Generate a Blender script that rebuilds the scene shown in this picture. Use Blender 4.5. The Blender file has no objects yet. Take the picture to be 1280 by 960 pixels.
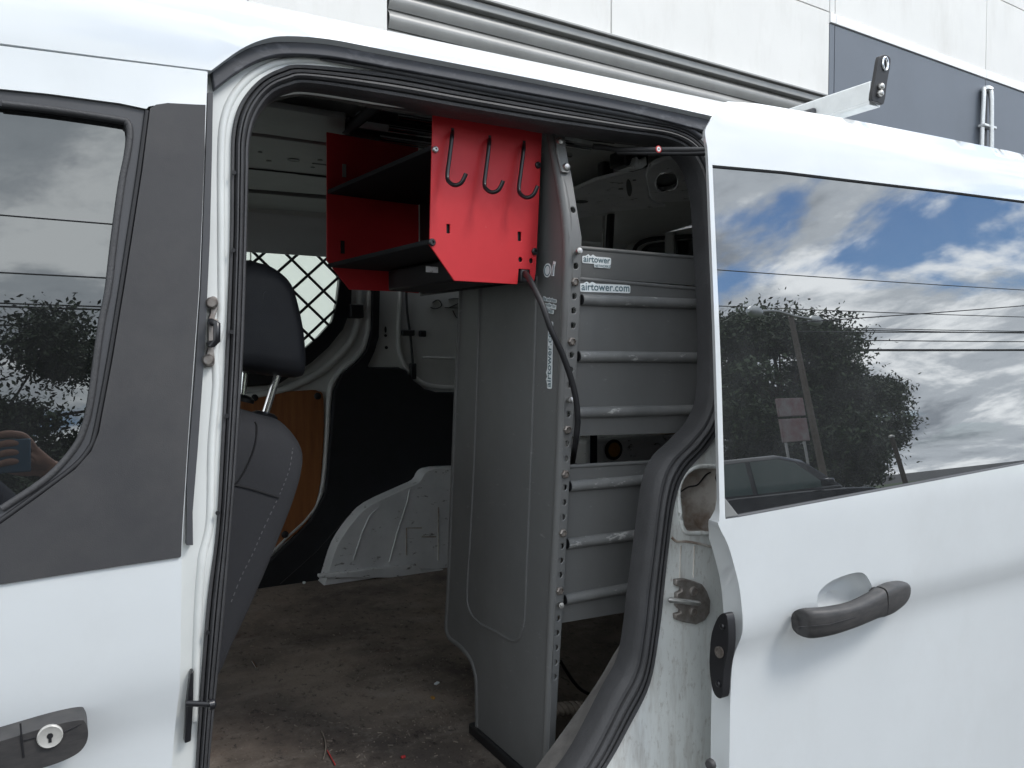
import bpy, bmesh, math, random
from mathutils import Vector, Matrix, Euler
from mathutils.geometry import delaunay_2d_cdt
R = math.radians
random.seed(7)
scn = bpy.context.scene
COL = scn.collection

# ------------------------------------------------------------ camera
CAM = Vector((0, -1.0, 1.35))
YAW, PITCH, FPX = R(29.6), math.atan(34 / 1000), 1000.0
cd = bpy.data.cameras.new('camera'); cam = bpy.data.objects.new('camera', cd); COL.objects.link(cam)
cam.location = CAM; cam.rotation_euler = (R(90) - PITCH, 0, -YAW)
cd.sensor_width = 36; cd.lens = 36 * FPX / 1280; cd.clip_start = 0.03; cd.clip_end = 2000
scn.camera = cam

# ------------------------------------------------------------ sky and sun
SUN_AZ, SUN_EL = 142, 50         # degrees clockwise from +Y, above the horizon
w = bpy.data.worlds.new('World'); scn.world = w; w.use_nodes = True
nt = w.node_tree; N = nt.nodes; L = nt.links; N.clear()
wo = N.new('ShaderNodeOutputWorld'); bg = N.new('ShaderNodeBackground'); bg.inputs[1].default_value = 0.12
sky = N.new('ShaderNodeTexSky'); sky.sky_type = 'NISHITA'; sky.sun_disc = False
sky.sun_elevation = R(SUN_EL); sky.sun_rotation = R(SUN_AZ); sky.air_density = 1.0; sky.dust_density = 0.0; sky.ozone_density = 6.0
tc = N.new('ShaderNodeTexCoord'); sp = N.new('ShaderNodeSeparateXYZ'); L.new(tc.outputs['Generated'], sp.inputs[0])
def wm(op, a, b=None):
    n = N.new('ShaderNodeMath'); n.operation = op
    for i, v in enumerate((a, b)):
        if v is None: continue
        if isinstance(v, (int, float)): n.inputs[i].default_value = v
        else: L.new(v, n.inputs[i])
    return n.outputs[0]
zc = wm('MAXIMUM', sp.outputs[2], 0.0); dz = wm('ADD', zc, 0.22)
cb = N.new('ShaderNodeCombineXYZ'); L.new(wm('DIVIDE', sp.outputs[0], dz), cb.inputs[0]); L.new(wm('DIVIDE', sp.outputs[1], dz), cb.inputs[1])
def wnoise(scale, detail, rough, off):
    m = N.new('ShaderNodeMapping'); m.inputs[1].default_value = off; L.new(cb.outputs[0], m.inputs[0])
    n = N.new('ShaderNodeTexNoise'); n.inputs['Scale'].default_value = scale; n.inputs['Detail'].default_value = detail
    n.inputs['Roughness'].default_value = rough; n.inputs['Distortion'].default_value = 0.25
    L.new(m.outputs[0], n.inputs[0]); return n.outputs[0]
def wramp(src, stops):
    r = N.new('ShaderNodeValToRGB'); e = r.color_ramp.elements
    e[0].position, e[0].color = stops[0]; e[1].position, e[1].color = stops[-1]
    for p, c in stops[1:-1]:
        k = e.new(p); k.color = c
    r.color_ramp.interpolation = 'EASE'; L.new(src, r.inputs[0]); return r.outputs[0]
mask = wramp(wnoise(1.45, 10, 0.55, (5.5, 16.3, 3)), [(0.38, (0, 0, 0, 1)), (0.47, (1, 1, 1, 1))])
shade = wramp(wnoise(1.7, 7, 0.6, (9.3, 4.2, 2)), [(0.36, (3.8, 4.2, 4.7, 1)), (0.50, (7.5, 8.0, 8.5, 1)), (0.62, (15, 15.2, 15.2, 1))])
bank = N.new('ShaderNodeMapRange'); bank.inputs[1].default_value = 0.13; bank.inputs[2].default_value = 0.02; L.new(zc, bank.inputs[0])   # cloud bank all round the horizon
mx = N.new('ShaderNodeMix'); mx.data_type = 'RGBA'
L.new(wm('MAXIMUM', mask, bank.outputs[0]), mx.inputs[0]); L.new(sky.outputs[0], mx.inputs[6]); L.new(shade, mx.inputs[7])
L.new(mx.outputs[2], bg.inputs[0]); L.new(bg.outputs[0], wo.inputs[0])

sd = bpy.data.lights.new('sun', 'SUN'); sd.energy = 1.25; sd.angle = R(16); sd.color = (1, 0.96, 0.9)
sun = bpy.data.objects.new('sun', sd); COL.objects.link(sun)
sdir = Vector((math.sin(R(SUN_AZ)) * math.cos(R(SUN_EL)), math.cos(R(SUN_AZ)) * math.cos(R(SUN_EL)), math.sin(R(SUN_EL))))
sun.rotation_euler = sdir.to_track_quat('Z', 'Y').to_euler()
vs = scn.view_settings; vs.view_transform = 'Standard'; vs.look = 'None'; vs.exposure = 0.74; vs.gamma = 1; vs.use_curve_mapping = False
scn.cycles.max_bounces = 8; scn.cycles.diffuse_bounces = 5

# ------------------------------------------------------------ measuring helpers
ROT = cam.rotation_euler.to_matrix()
def ray(px, py): return ROT @ Vector(((px - 640) / FPX, (480 - py) / FPX, -1))
def ys(z): return max(0.0, z - 1.1) * 0.114            # the van's side leans in above the belt line
def onY(px, py, Y): d = ray(px, py); return CAM + d * ((Y - CAM.y) / d.y)
def onX(px, py, X): d = ray(px, py); return CAM + d * ((X - CAM.x) / d.x)
def onZ(px, py, Z): d = ray(px, py); return CAM + d * ((Z - CAM.z) / d.z)
def onP(px, py, P, n): d = ray(px, py); return CAM + d * ((P - CAM).dot(n) / d.dot(n))
def onS(px, py, off=0.0):
    d = ray(px, py); z = 1.4
    for _ in range(40):
        p = CAM + d * ((ys(z) + off - CAM.y) / d.y); z = 0.5 * z + 0.5 * p.z
    return p
def xzS(pts, off=0.0): return [(p.x, p.z) for p in (onS(a, b, off) for a, b in pts)]
def xzY(pts, Y): return [(p.x, p.z) for p in (onY(a, b, Y) for a, b in pts)]
def yzX(pts, X): return [(p.y, p.z) for p in (onX(a, b, X) for a, b in pts)]
def crom(pts, n=6, closed=False):
    pts = [Vector(p) for p in pts]; m = len(pts); out = []
    for i in range(m if closed else m - 1):
        g = lambda k: pts[k % m] if closed else pts[min(max(k, 0), m - 1)]
        a, b, c, d = g(i - 1), g(i), g(i + 1), g(i + 2)
        for k in range(n):
            t = k / n
            out.append(0.5 * (2 * b + (c - a) * t + (2 * a - 5 * b + 4 * c - d) * t * t + (3 * b - a - 3 * c + d) * t ** 3))
    if not closed: out.append(pts[-1].copy())
    return out
def cr2(pts, n=5, closed=False): return [(v.x, v.y) for v in crom([(a, b, 0) for a, b in pts], n, closed)]

# ------------------------------------------------------------ materials
MATS = {}
def mat(name, col, rough=0.5, metal=0.0, coat=0.0, var=0.0, vscale=8.0, bump=0.0, bscale=60.0, col2=None, stretch=(1, 1, 1), ior=1.5, r2=None, lo=0.35, hi=0.65, trans=0.0):
    m = bpy.data.materials.new(name); m.use_nodes = True; t = m.node_tree; b = t.nodes['Principled BSDF']
    b.inputs['Base Color'].default_value = (*col, 1); b.inputs['Roughness'].default_value = rough; b.inputs['Metallic'].default_value = metal
    b.inputs['Coat Weight'].default_value = coat; b.inputs['Coat Roughness'].default_value = 0.06; b.inputs['IOR'].default_value = ior
    tcn = t.nodes.new('ShaderNodeTexCoord'); mp = t.nodes.new('ShaderNodeMapping'); mp.inputs[3].default_value = stretch
    t.links.new(tcn.outputs['Object'], mp.inputs[0])
    if var or col2:
        n = t.nodes.new('ShaderNodeTexNoise'); n.inputs['Scale'].default_value = vscale; n.inputs['Detail'].default_value = 7; n.inputs['Roughness'].default_value = 0.65
        t.links.new(mp.outputs[0], n.inputs[0])
        r = t.nodes.new('ShaderNodeValToRGB'); r.color_ramp.elements[0].position = lo; r.color_ramp.elements[1].position = hi
        c2 = col2 or tuple(c * (1 - var) for c in col)
        r.color_ramp.elements[0].color = (*c2, 1); r.color_ramp.elements[1].color = (*col, 1)
        t.links.new(n.outputs[0], r.inputs[0]); t.links.new(r.outputs[0], b.inputs['Base Color'])
        if r2 is not None:
            q = t.nodes.new('ShaderNodeMapRange'); q.inputs[1].default_value = lo; q.inputs[2].default_value = hi; q.inputs[3].default_value = r2; q.inputs[4].default_value = rough
            t.links.new(n.outputs[0], q.inputs[0]); t.links.new(q.outputs[0], b.inputs['Roughness'])
    if bump:
        n2 = t.nodes.new('ShaderNodeTexNoise'); n2.inputs['Scale'].default_value = bscale; n2.inputs['Detail'].default_value = 4
        t.links.new(mp.outputs[0], n2.inputs[0])
        bp = t.nodes.new('ShaderNodeBump'); bp.inputs['Strength'].default_value = bump; bp.inputs['Distance'].default_value = 0.004
        t.links.new(n2.outputs[0], bp.inputs['Height']); t.links.new(bp.outputs[0], b.inputs['Normal'])
    MATS[name] = m; return m
def glassmat(name, tint, ior, refl=(1, 1, 1), film=0.0):
    m = bpy.data.materials.new(name); m.use_nodes = True; t = m.node_tree; t.nodes.clear()
    o = t.nodes.new('ShaderNodeOutputMaterial'); mxs = t.nodes.new('ShaderNodeMixShader'); f = t.nodes.new('ShaderNodeFresnel'); f.inputs[0].default_value = ior
    tr = t.nodes.new('ShaderNodeBsdfTransparent'); tr.inputs[0].default_value = (*tint, 1)
    g = t.nodes.new('ShaderNodeBsdfGlossy'); g.inputs[0].default_value = (*refl, 1); g.inputs['Roughness'].default_value = 0.0
    t.links.new(f.outputs[0], mxs.inputs[0]); t.links.new(tr.outputs[0], mxs.inputs[1]); t.links.new(g.outputs[0], mxs.inputs[2])
    out = mxs.outputs[0]
    if film:                                        # dust and fine scratches lying on the pane
        tcn = t.nodes.new('ShaderNodeTexCoord'); n = t.nodes.new('ShaderNodeTexNoise'); n.inputs['Scale'].default_value = 9; n.inputs['Detail'].default_value = 9; n.inputs['Roughness'].default_value = 0.75
        t.links.new(tcn.outputs['Object'], n.inputs[0])
        r = t.nodes.new('ShaderNodeMapRange'); r.inputs[1].default_value = 0.3; r.inputs[2].default_value = 0.8; r.inputs[3].default_value = film * 0.6; r.inputs[4].default_value = film * 1.9; t.links.new(n.outputs[0], r.inputs[0])
        d = t.nodes.new('ShaderNodeBsdfDiffuse'); d.inputs[0].default_value = (0.5, 0.52, 0.54, 1); m2 = t.nodes.new('ShaderNodeMixShader')
        t.links.new(r.outputs[0], m2.inputs[0]); t.links.new(out, m2.inputs[1]); t.links.new(d.outputs[0], m2.inputs[2]); out = m2.outputs[0]
    t.links.new(out, o.inputs[0]); MATS[name] = m; return m
def multi_noise(m, scale, col, lo, hi, stretch=(1, 1, 1), fac=1.0, beyond=None):
    """lay one more noise-shaped stain of colour col over material m"""
    t = m.node_tree; b = t.nodes['Principled BSDF']; src = b.inputs['Base Color']
    tcn = t.nodes.new('ShaderNodeTexCoord'); mp = t.nodes.new('ShaderNodeMapping'); mp.inputs[3].default_value = stretch; t.links.new(tcn.outputs['Object'], mp.inputs[0])
    n = t.nodes.new('ShaderNodeTexNoise'); n.inputs['Scale'].default_value = scale; n.inputs['Detail'].default_value = 8; n.inputs['Roughness'].default_value = 0.7; t.links.new(mp.outputs[0], n.inputs[0])
    r = t.nodes.new('ShaderNodeMapRange'); r.inputs[1].default_value = lo; r.inputs[2].default_value = hi; r.inputs[4].default_value = fac; t.links.new(n.outputs[0], r.inputs[0])
    k = t.nodes.new('ShaderNodeMix'); k.data_type = 'RGBA'; fo = r.outputs[0]
    if beyond is not None:                          # the stain only lies past this x (road dirt thrown up by the rear wheel)
        sx = t.nodes.new('ShaderNodeSeparateXYZ'); t.links.new(tcn.outputs['Object'], sx.inputs[0]); q = t.nodes.new('ShaderNodeMapRange'); q.inputs[1].default_value = beyond; q.inputs[2].default_value = beyond + 0.3
        t.links.new(sx.outputs[0], q.inputs[0]); mu = t.nodes.new('ShaderNodeMath'); mu.operation = 'MULTIPLY'; t.links.new(q.outputs[0], mu.inputs[0]); t.links.new(fo, mu.inputs[1]); fo = mu.outputs[0]
    t.links.new(fo, k.inputs[0])
    if src.is_linked: t.links.new(src.links[0].from_socket, k.inputs[6])
    else: k.inputs[6].default_value = src.default_value
    k.inputs[7].default_value = (*col, 1); t.links.new(k.outputs[2], src); return m

PAINT = mat('white_paint', (0.69, 0.722, 0.735), 0.3, coat=1.0, var=0.05, vscale=3)
PAINT.node_tree.nodes['Principled BSDF'].inputs['Coat IOR'].default_value = 1.75; PAINT.node_tree.nodes['Principled BSDF'].inputs['Coat Roughness'].default_value = 0.035
multi_noise(PAINT, 6, (0.50, 0.50, 0.48), 0.50, 0.75, (1, 1, 0.7), 0.16); multi_noise(PAINT, 260, (0.16, 0.14, 0.12), 0.70, 0.74, (1, 1, 1), 0.6)
JAMB = mat('jamb_paint', (0.70, 0.72, 0.70), 0.38, coat=0.2, var=0.1, vscale=5)
multi_noise(JAMB, 14, (0.36, 0.33, 0.29), 0.48, 0.72, (3.5, 3.5, 0.6), 0.62, 0.4); multi_noise(JAMB, 120, (0.3, 0.27, 0.23), 0.56, 0.70, (1, 1, 0.4), 0.6, 0.4)
MUCK = mat('grimy_paint', (0.55, 0.52, 0.48), 0.6, col2=(0.24, 0.18, 0.14), vscale=14, lo=0.36, hi=0.58)
INWHITE = mat('interior_white_metal', (0.60, 0.61, 0.59), 0.4, var=0.15, vscale=4)
SCUFF = mat('scuffed_white_metal', (0.76, 0.77, 0.78), 0.45, var=0.2, vscale=5); multi_noise(SCUFF, 22, (0.1, 0.09, 0.08), 0.60, 0.66, (1, 1, 2), 0.8)
TRIM = mat('black_textured_plastic', (0.042, 0.042, 0.044), 0.58, col2=(0.03, 0.03, 0.033), vscale=5, bump=0.06, bscale=900)
FRAMEP = mat('window_frame_plastic', (0.06, 0.062, 0.068), 0.5, var=0.2, vscale=6)
multi_noise(TRIM, 2.6, (0.085, 0.08, 0.075), 0.48, 0.75, (1, 1, 1), 0.5)
RAIL = mat('weathered_rail_plastic', (0.05, 0.052, 0.06), 0.55, col2=(0.13, 0.135, 0.15), vscale=26, lo=0.30, hi=0.46, stretch=(1, 1, 2.2))
SEAL = mat('rubber_seal', (0.055, 0.055, 0.058), 0.55, var=0.3, vscale=14, bump=0.2, bscale=300)
DUSTY = mat('dusty_liner_plastic', (0.17, 0.16, 0.15), 0.8, col2=(0.10, 0.095, 0.09), vscale=18, bump=0.2, bscale=400)
BLACK = mat('black_plastic', (0.012, 0.012, 0.014), 0.5)
CARPET = mat('black_carpet_trim', (0.011, 0.012, 0.015), 0.9, var=0.3, vscale=20, bump=0.3, bscale=500)
HEADL = mat('headliner', (0.02, 0.02, 0.022), 0.9)
GREY = mat('grey_powder_coat', (0.150, 0.153, 0.152), 0.42, var=0.1, vscale=6, bump=0.06, bscale=900, r2=0.5)
multi_noise(GREY, 30, (0.3, 0.305, 0.3), 0.63, 0.70, (1, 1, 3), 0.45); multi_noise(GREY, 5, (0.12, 0.118, 0.115), 0.5, 0.7, (1, 1, 0.5), 0.5)
GREYB = mat('grey_worn_rib', (0.20, 0.203, 0.20), 0.42, col2=(0.15, 0.153, 0.152), vscale=20)
multi_noise(GREYB, 60, (0.6, 0.6, 0.58), 0.58, 0.66, (0.35, 1, 1), 0.8)
RED = mat('red_powder_coat', (0.58, 0.020, 0.028), 0.45, var=0.12, vscale=5, bump=0.08, bscale=1100, r2=0.6); multi_noise(RED, 34, (0.62, 0.22, 0.2), 0.66, 0.74, (1, 1, 2.5), 0.5)
DARKM = mat('black_metal', (0.008, 0.008, 0.010), 0.38, metal=0.0, coat=0.2)
MATTE = mat('matte_black_sheet', (0.010, 0.011, 0.014), 0.85, var=0.3, vscale=12)
ROOFG = mat('darkened_roof_metal', (0.21, 0.215, 0.21), 0.5, var=0.2, vscale=5)  # even grey, set darker than the white interior metal
ZINC = mat('zinc_steel', (0.55, 0.54, 0.52), 0.38, metal=1.0, var=0.3, vscale=40)
STRIKE = mat('dull_striker_steel', (0.33, 0.31, 0.29), 0.5, metal=0.75, col2=(0.2, 0.17, 0.15), vscale=60)
LOCK = mat('satin_lock_metal', (0.50, 0.49, 0.46), 0.4, metal=0.2, var=0.2, vscale=90)
CHROME = mat('chrome', (0.8, 0.8, 0.8), 0.12, metal=1.0)
ALU = mat('aluminium', (0.72, 0.74, 0.74), 0.45, metal=0.6, var=0.12, vscale=20)
STICK = mat('white_sticker', (0.80, 0.84, 0.85), 0.4)
INK = mat('grey_blue_ink', (0.10, 0.17, 0.20), 0.5)
WOOD = mat('plywood', (0.30, 0.115, 0.035), 0.5, col2=(0.20, 0.07, 0.022), vscale=9, stretch=(6, 1, 0.5))
FABRIC = mat('seat_fabric', (0.034, 0.035, 0.040), 0.9, var=0.12, vscale=260, bump=0.35, bscale=1500)
LEATHER = mat('headrest_vinyl', (0.022, 0.023, 0.028), 0.55, var=0.2, vscale=30, bump=0.2, bscale=800)
THREAD = mat('grey_thread', (0.12, 0.12, 0.13), 0.8)
FLOORM = mat('dirty_rubber_floor', (0.31, 0.255, 0.21), 0.8, col2=(0.10, 0.082, 0.07), vscale=3.2, bump=0.6, bscale=90, lo=0.36, hi=0.68)
multi_noise(FLOORM, 26, (0.30, 0.265, 0.23), 0.55, 0.78, (1, 1, 1), 0.7); multi_noise(FLOORM, 8, (0.10, 0.045, 0.03), 0.58, 0.75, (1, 1, 1), 0.6)
multi_noise(FLOORM, 5, (0.36, 0.32, 0.28), 0.54, 0.76, (1, 1.6, 1), 0.6); multi_noise(FLOORM, 170, (0.34, 0.31, 0.27), 0.64, 0.74, (1, 1, 1), 0.8); multi_noise(FLOORM, 60, (0.012, 0.011, 0.01), 0.56, 0.68, (1, 0.6, 1), 0.8)
HANDLE = mat('weathered_handle_plastic', (0.032, 0.031, 0.032), 0.5, col2=(0.055, 0.052, 0.051), vscale=40, stretch=(1, 1, 4))
GLASS = glassmat('privacy_glass', (0.02, 0.022, 0.025), 3.1, (0.86, 0.89, 0.92), 0.036)
GLASSF = glassmat('front_door_glass', (0.05, 0.055, 0.06), 2.3, (0.70, 0.74, 0.76), 0.02)
CLEAR = glassmat('clear_glass', (0.86, 0.9, 0.86), 1.3)
CLAD = mat('cream_cladding', (0.78, 0.775, 0.75), 0.55, var=0.05, vscale=1.2)
multi_noise(CLAD, 1.6, (0.55, 0.53, 0.49), 0.5, 0.72, (1, 1, 0.25), 0.4)
CLADD = mat('slate_cladding', (0.135, 0.155, 0.185), 0.5, var=0.08, vscale=1.5)
JOINT = mat('dark_joint', (0.10, 0.10, 0.10), 0.8)
BAND = mat('white_band', (0.9, 0.9, 0.9), 0.5)
ROLL = mat('galvanised_slat', (0.34, 0.34, 0.33), 0.45, metal=0.2, var=0.15, vscale=3)
ASPH = mat('asphalt', (0.075, 0.074, 0.072), 0.9, var=0.4, vscale=30, bump=0.6, bscale=200)
GRASS = mat('lawn', (0.06, 0.10, 0.025), 0.9, var=0.5, vscale=8)
LEAF = mat('leaf_green', (0.05, 0.085, 0.03), 0.6, var=0.55, vscale=1.3)
BARK = mat('bark', (0.075, 0.055, 0.04), 0.9, var=0.4, vscale=12)
POLEM = mat('weathered_pole_wood', (0.17, 0.14, 0.115), 0.8, var=0.3, vscale=10)
CARP = mat('black_car_paint', (0.008, 0.009, 0.012), 0.25, coat=0.6)
CARG = mat('car_glass', (0.05, 0.09, 0.08), 0.05, ior=1.8)
TYRE = mat('tyre_rubber', (0.02, 0.02, 0.02), 0.8)
SKIN = mat('skin', (0.50, 0.27, 0.19), 0.5, var=0.1, vscale=30)
SHIRT = mat('navy_shirt', (0.018, 0.022, 0.045), 0.85, var=0.3, vscale=20)
JEANS = mat('dark_trousers', (0.02, 0.024, 0.035), 0.9)
HAIR = mat('dark_hair', (0.02, 0.014, 0.01), 0.6)
PHONEM = mat('blue_phone_back', (0.06, 0.14, 0.22), 0.25, coat=0.5)
YELLOW = mat('ochre_disc', (0.42, 0.22, 0.05), 0.6)
CARD = mat('cardboard', (0.26, 0.17, 0.09), 0.8, var=0.15, vscale=12)
REDINK = mat('red_print', (0.6, 0.05, 0.05), 0.5)
SIGNM = mat('faded_sign', (0.30, 0.27, 0.27), 0.6, col2=(0.24, 0.13, 0.13), vscale=3)
ROPE = mat('rope_fibre', (0.33, 0.28, 0.23), 0.9, var=0.4, vscale=60)

# ------------------------------------------------------------ object helpers
def thing(name, label, cat, loc=(0, 0, 0), group=None):
    o = bpy.data.objects.new(name, None); COL.objects.link(o); o.location = loc; o.empty_display_size = 0.1
    o['label'] = label; o['category'] = cat
    if group: o['group'] = group
    return o
def tag(o, label, cat, group=None):
    o['label'] = label; o['category'] = cat
    if group: o['group'] = group
    return o
def world_of(o):
    m = Matrix.LocRotScale(o.location, o.rotation_euler, o.scale)
    return world_of(o.parent) @ o.matrix_parent_inverse @ m if o.parent else m
def link(name, me, m, parent=None, label=None):
    o = bpy.data.objects.new(name, me); COL.objects.link(o)
    if m and not me.materials: me.materials.append(m)
    if parent:
        o.parent = parent; o.matrix_parent_inverse = world_of(parent).inverted()
    if label: o['label'] = label
    return o
def fin(name, bm, m, parent=None, smooth=35, bevel=0.0, seg=2, label=None):
    bmesh.ops.recalc_face_normals(bm, faces=bm.faces)
    me = bpy.data.meshes.new(name); bm.to_mesh(me); bm.free()
    if smooth:
        me.shade_smooth(); me.set_sharp_from_angle(angle=R(smooth))
    o = link(name, me, m, parent, label)
    if bevel:
        b = o.modifiers.new('bevel', 'BEVEL'); b.width = bevel; b.segments = seg; b.limit_method = 'ANGLE'; b.angle_limit = R(40)
        b.harden_normals = False
    return o
def inside(p, poly):
    x, y = p; c = False; j = len(poly) - 1
    for i in range(len(poly)):
        xi, yi = poly[i]; xj, yj = poly[j]
        if (yi > y) != (yj > y) and x < (xj - xi) * (y - yi) / (yj - yi) + xi: c = not c
        j = i
    return c
def sheet_bm(outer, emb, holes=(), grid=None):
    """thick panel: outline with holes in 2D, emb(a, b, t) gives the front (t=0) and back (t=1) point"""
    loops = []
    for lp in [outer] + list(holes):
        q = []
        for i in range(len(lp)):
            a, b = lp[i], lp[(i + 1) % len(lp)]; d = math.hypot(a[0] - b[0], a[1] - b[1])
            if d < 1e-6: continue
            k = max(1, int(d / grid + 0.5)) if grid else 1
            for j in range(k): q.append((a[0] + (b[0] - a[0]) * j / k, a[1] + (b[1] - a[1]) * j / k))
        loops.append(q)
    co, ed = [], []
    for q in loops:
        s = len(co); co += [Vector(p) for p in q]; ed += [(s + i, s + (i + 1) % len(q)) for i in range(len(q))]
    if grid:
        bx = [p[0] for p in loops[0]]; by = [p[1] for p in loops[0]]; bpts = list(co); bset = {}
        for p in bpts: bset.setdefault((int(p.x // grid), int(p.y // grid)), []).append(p)
        y = min(by) + grid * 0.5
        while y < max(by):
            x = min(bx) + grid * 0.5
            while x < max(bx):
                ci, cj = int(x // grid), int(y // grid)
                near = any((q.x - x) ** 2 + (q.y - y) ** 2 < (0.45 * grid) ** 2 for a in (-1, 0, 1) for b in (-1, 0, 1) for q in bset.get((ci + a, cj + b), ()))
                if not near and inside((x, y), loops[0]) and not any(inside((x, y), h) for h in loops[1:]): co.append(Vector((x, y)))
                x += grid
            y += grid
    vs_, _, fs, *_ = delaunay_2d_cdt(co, ed, [], 0, 1e-7)
    keep = []
    for f in fs:
        c = sum((vs_[i] for i in f), Vector((0, 0))) / len(f)
        if inside(c, loops[0]) and not any(inside(c, h) for h in loops[1:]): keep.append(f)
    bm = bmesh.new(); used = sorted({i for f in keep for i in f})
    A = {i: bm.verts.new(emb(vs_[i].x, vs_[i].y, 0)) for i in used}; B = {i: bm.verts.new(emb(vs_[i].x, vs_[i].y, 1)) for i in used}
    cnt = {}
    for f in keep:
        bm.faces.new([A[i] for i in f]); bm.faces.new([B[i] for i in reversed(f)])
        for k in range(len(f)):
            e = (f[k], f[(k + 1) % len(f)]); cnt[tuple(sorted(e))] = cnt.get(tuple(sorted(e)), 0) + 1
    for (a, b), n in cnt.items():
        if n == 1: bm.faces.new([A[a], A[b], B[b], B[a]])
    return bm
def embS(off, th): return lambda a, b, t: Vector((a, ys(b) + off + t * th, b))
def embY(Y, th): return lambda a, b, t: Vector((a, Y + t * th, b))
def embX(X, th): return lambda a, b, t: Vector((X + t * th, a, b))
def sheet(name, outer, emb, m, parent=None, holes=(), grid=None, bevel=0.0, smooth=35, label=None, seg=2):
    return fin(name, sheet_bm(outer, emb, holes, grid), m, parent, smooth, bevel, seg, label)
def tube_bm(bm, pts, r, n=8, closed=False, caps=True, flat=1.0):
    pts = [Vector(p) for p in pts]; m = len(pts); rings = []; up = None
    for i, p in enumerate(pts):
        if closed: t = pts[(i + 1) % m] - pts[i - 1]
        else: t = pts[min(i + 1, m - 1)] - pts[max(i - 1, 0)]
        t.normalize()
        if up is None:
            up = Vector((0, 0, 1)) if abs(t.z) < 0.9 else Vector((1, 0, 0))
        up = (up - t * up.dot(t)); up.normalize(); s = t.cross(up)
        rr = r[i] if isinstance(r, (list, tuple)) else r
        rings.append([bm.verts.new(p + (up * math.cos(a) * rr * flat + s * math.sin(a) * rr)) for a in [2 * math.pi * k / n for k in range(n)]])
    for i in range(m if closed else m - 1):
        A, B = rings[i], rings[(i + 1) % m]
        for k in range(n): bm.faces.new([A[k], A[(k + 1) % n], B[(k + 1) % n], B[k]])
    if caps and not closed: bm.faces.new(rings[0][::-1]); bm.faces.new(rings[-1])
    return bm
def tube(name, pts, r, m, parent=None, n=8, closed=False, flat=1.0, label=None):
    return fin(name, tube_bm(bmesh.new(), pts, r, n, closed, True, flat), m, parent, 50, label=label)
def box_bm(bm, c, s, rot=None):
    M = Matrix.Translation(c) @ (rot.to_4x4() if rot else Matrix()) @ Matrix.Diagonal((*s, 1))
    bmesh.ops.create_cube(bm, size=1.0, matrix=M); return bm
def box(name, c, s, m, parent=None, bevel=0.0, rot=None, seg=2, label=None):
    return fin(name, box_bm(bmesh.new(), Vector(c), s, rot), m, parent, 35, bevel, seg, label)
def axis_rot(d): return Vector(d).to_track_quat('Z', 'Y').to_matrix()
def lathe(name, prof, c, d, m, parent=None, n=20, smooth=35, label=None):
    """prof: (radius, height) pairs turned round axis d through c"""
    bm = bmesh.new(); Q = axis_rot(d); c = Vector(c); rings = []
    for r, h in prof:
        rings.append([bm.verts.new(c + Q @ Vector((max(r, 1e-5) * math.cos(2 * math.pi * k / n), max(r, 1e-5) * math.sin(2 * math.pi * k / n), h))) for k in range(n)])
    for A, B in zip(rings, rings[1:]):
        for k in range(n): bm.faces.new([A[k], A[(k + 1) % n], B[(k + 1) % n], B[k]])
    bm.faces.new(rings[0][::-1]); bm.faces.new(rings[-1])
    return fin(name, bm, m, parent, smooth, label=label)
def loft_bm(rows, closed=False):
    bm = bmesh.new(); V = [[bm.verts.new(p) for p in r] for r in rows]; n = len(rows[0])
    for i in range(len(rows) - (0 if closed else 1)):
        A, B = V[i], V[(i + 1) % len(rows)]
        for k in range(n - 1): bm.faces.new([A[k], A[k + 1], B[k + 1], B[k]])
    return bm
def bolt(name, p, d, m, parent, r=0.006, h=0.005):
    return lathe(name, [(r, -0.001), (r, h * 0.4), (r * 0.8, h * 0.8), (r * 0.4, h), (0, h)], p, d, m, parent, 10)
def text_obj(s, o, ex, ny, width, m, parent, name, offset=0.0, lift=0.0, bold=0.0):
    """flat lettering: baseline starts at o and runs along ex; ny is the outward normal; scaled so the line is `width` long"""
    cu = bpy.data.curves.new('t', 'FONT'); cu.body = s; cu.size = 1.0; cu.resolution_u = 3; cu.space_character = 1.02
    tmp = bpy.data.objects.new('t', cu); COL.objects.link(tmp); bpy.context.view_layer.update()
    x1 = max(c[0] for c in tmp.bound_box); x0 = min(c[0] for c in tmp.bound_box); sc = width / (x1 - x0)
    cu.offset = offset; bpy.context.view_layer.update()
    me = bpy.data.meshes.new_from_object(tmp.evaluated_get(bpy.context.evaluated_depsgraph_get()))
    bpy.data.objects.remove(tmp); bpy.data.curves.remove(cu)
    ex = Vector(ex).normalized(); nz = Vector(ny).normalized(); ey = nz.cross(ex).normalized(); nz = ex.cross(ey)
    M = Matrix((ex, ey, nz)).transposed().to_4x4(); M.translation = Vector(o) + nz * lift
    me.transform(M @ Matrix.Scale(sc, 4) @ Matrix.Translation((-x0, 0, 0))); me.name = name
    me.materials.clear(); return link(name, me, m, parent)
def circ(c, r, n=12, ry=None): return [(c[0] + r * math.cos(2 * math.pi * k / n), c[1] + (ry or r) * math.sin(2 * math.pi * k / n)) for k in range(n)]

# ============================================================ ground
def plane(name, x0, x1, y0, y1, z, m):
    bm = bmesh.new(); bm.faces.new([bm.verts.new(p) for p in ((x0, y0, z), (x1, y0, z), (x1, y1, z), (x0, y1, z))])
    o = fin(name, bm, m, None, 0); o['kind'] = 'structure'; return o
plane('ground', -600, 600, -600, 600, -0.012, ASPH)
plane('grass_verge', -300, 300, -60, -13, -0.004, GRASS)

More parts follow.
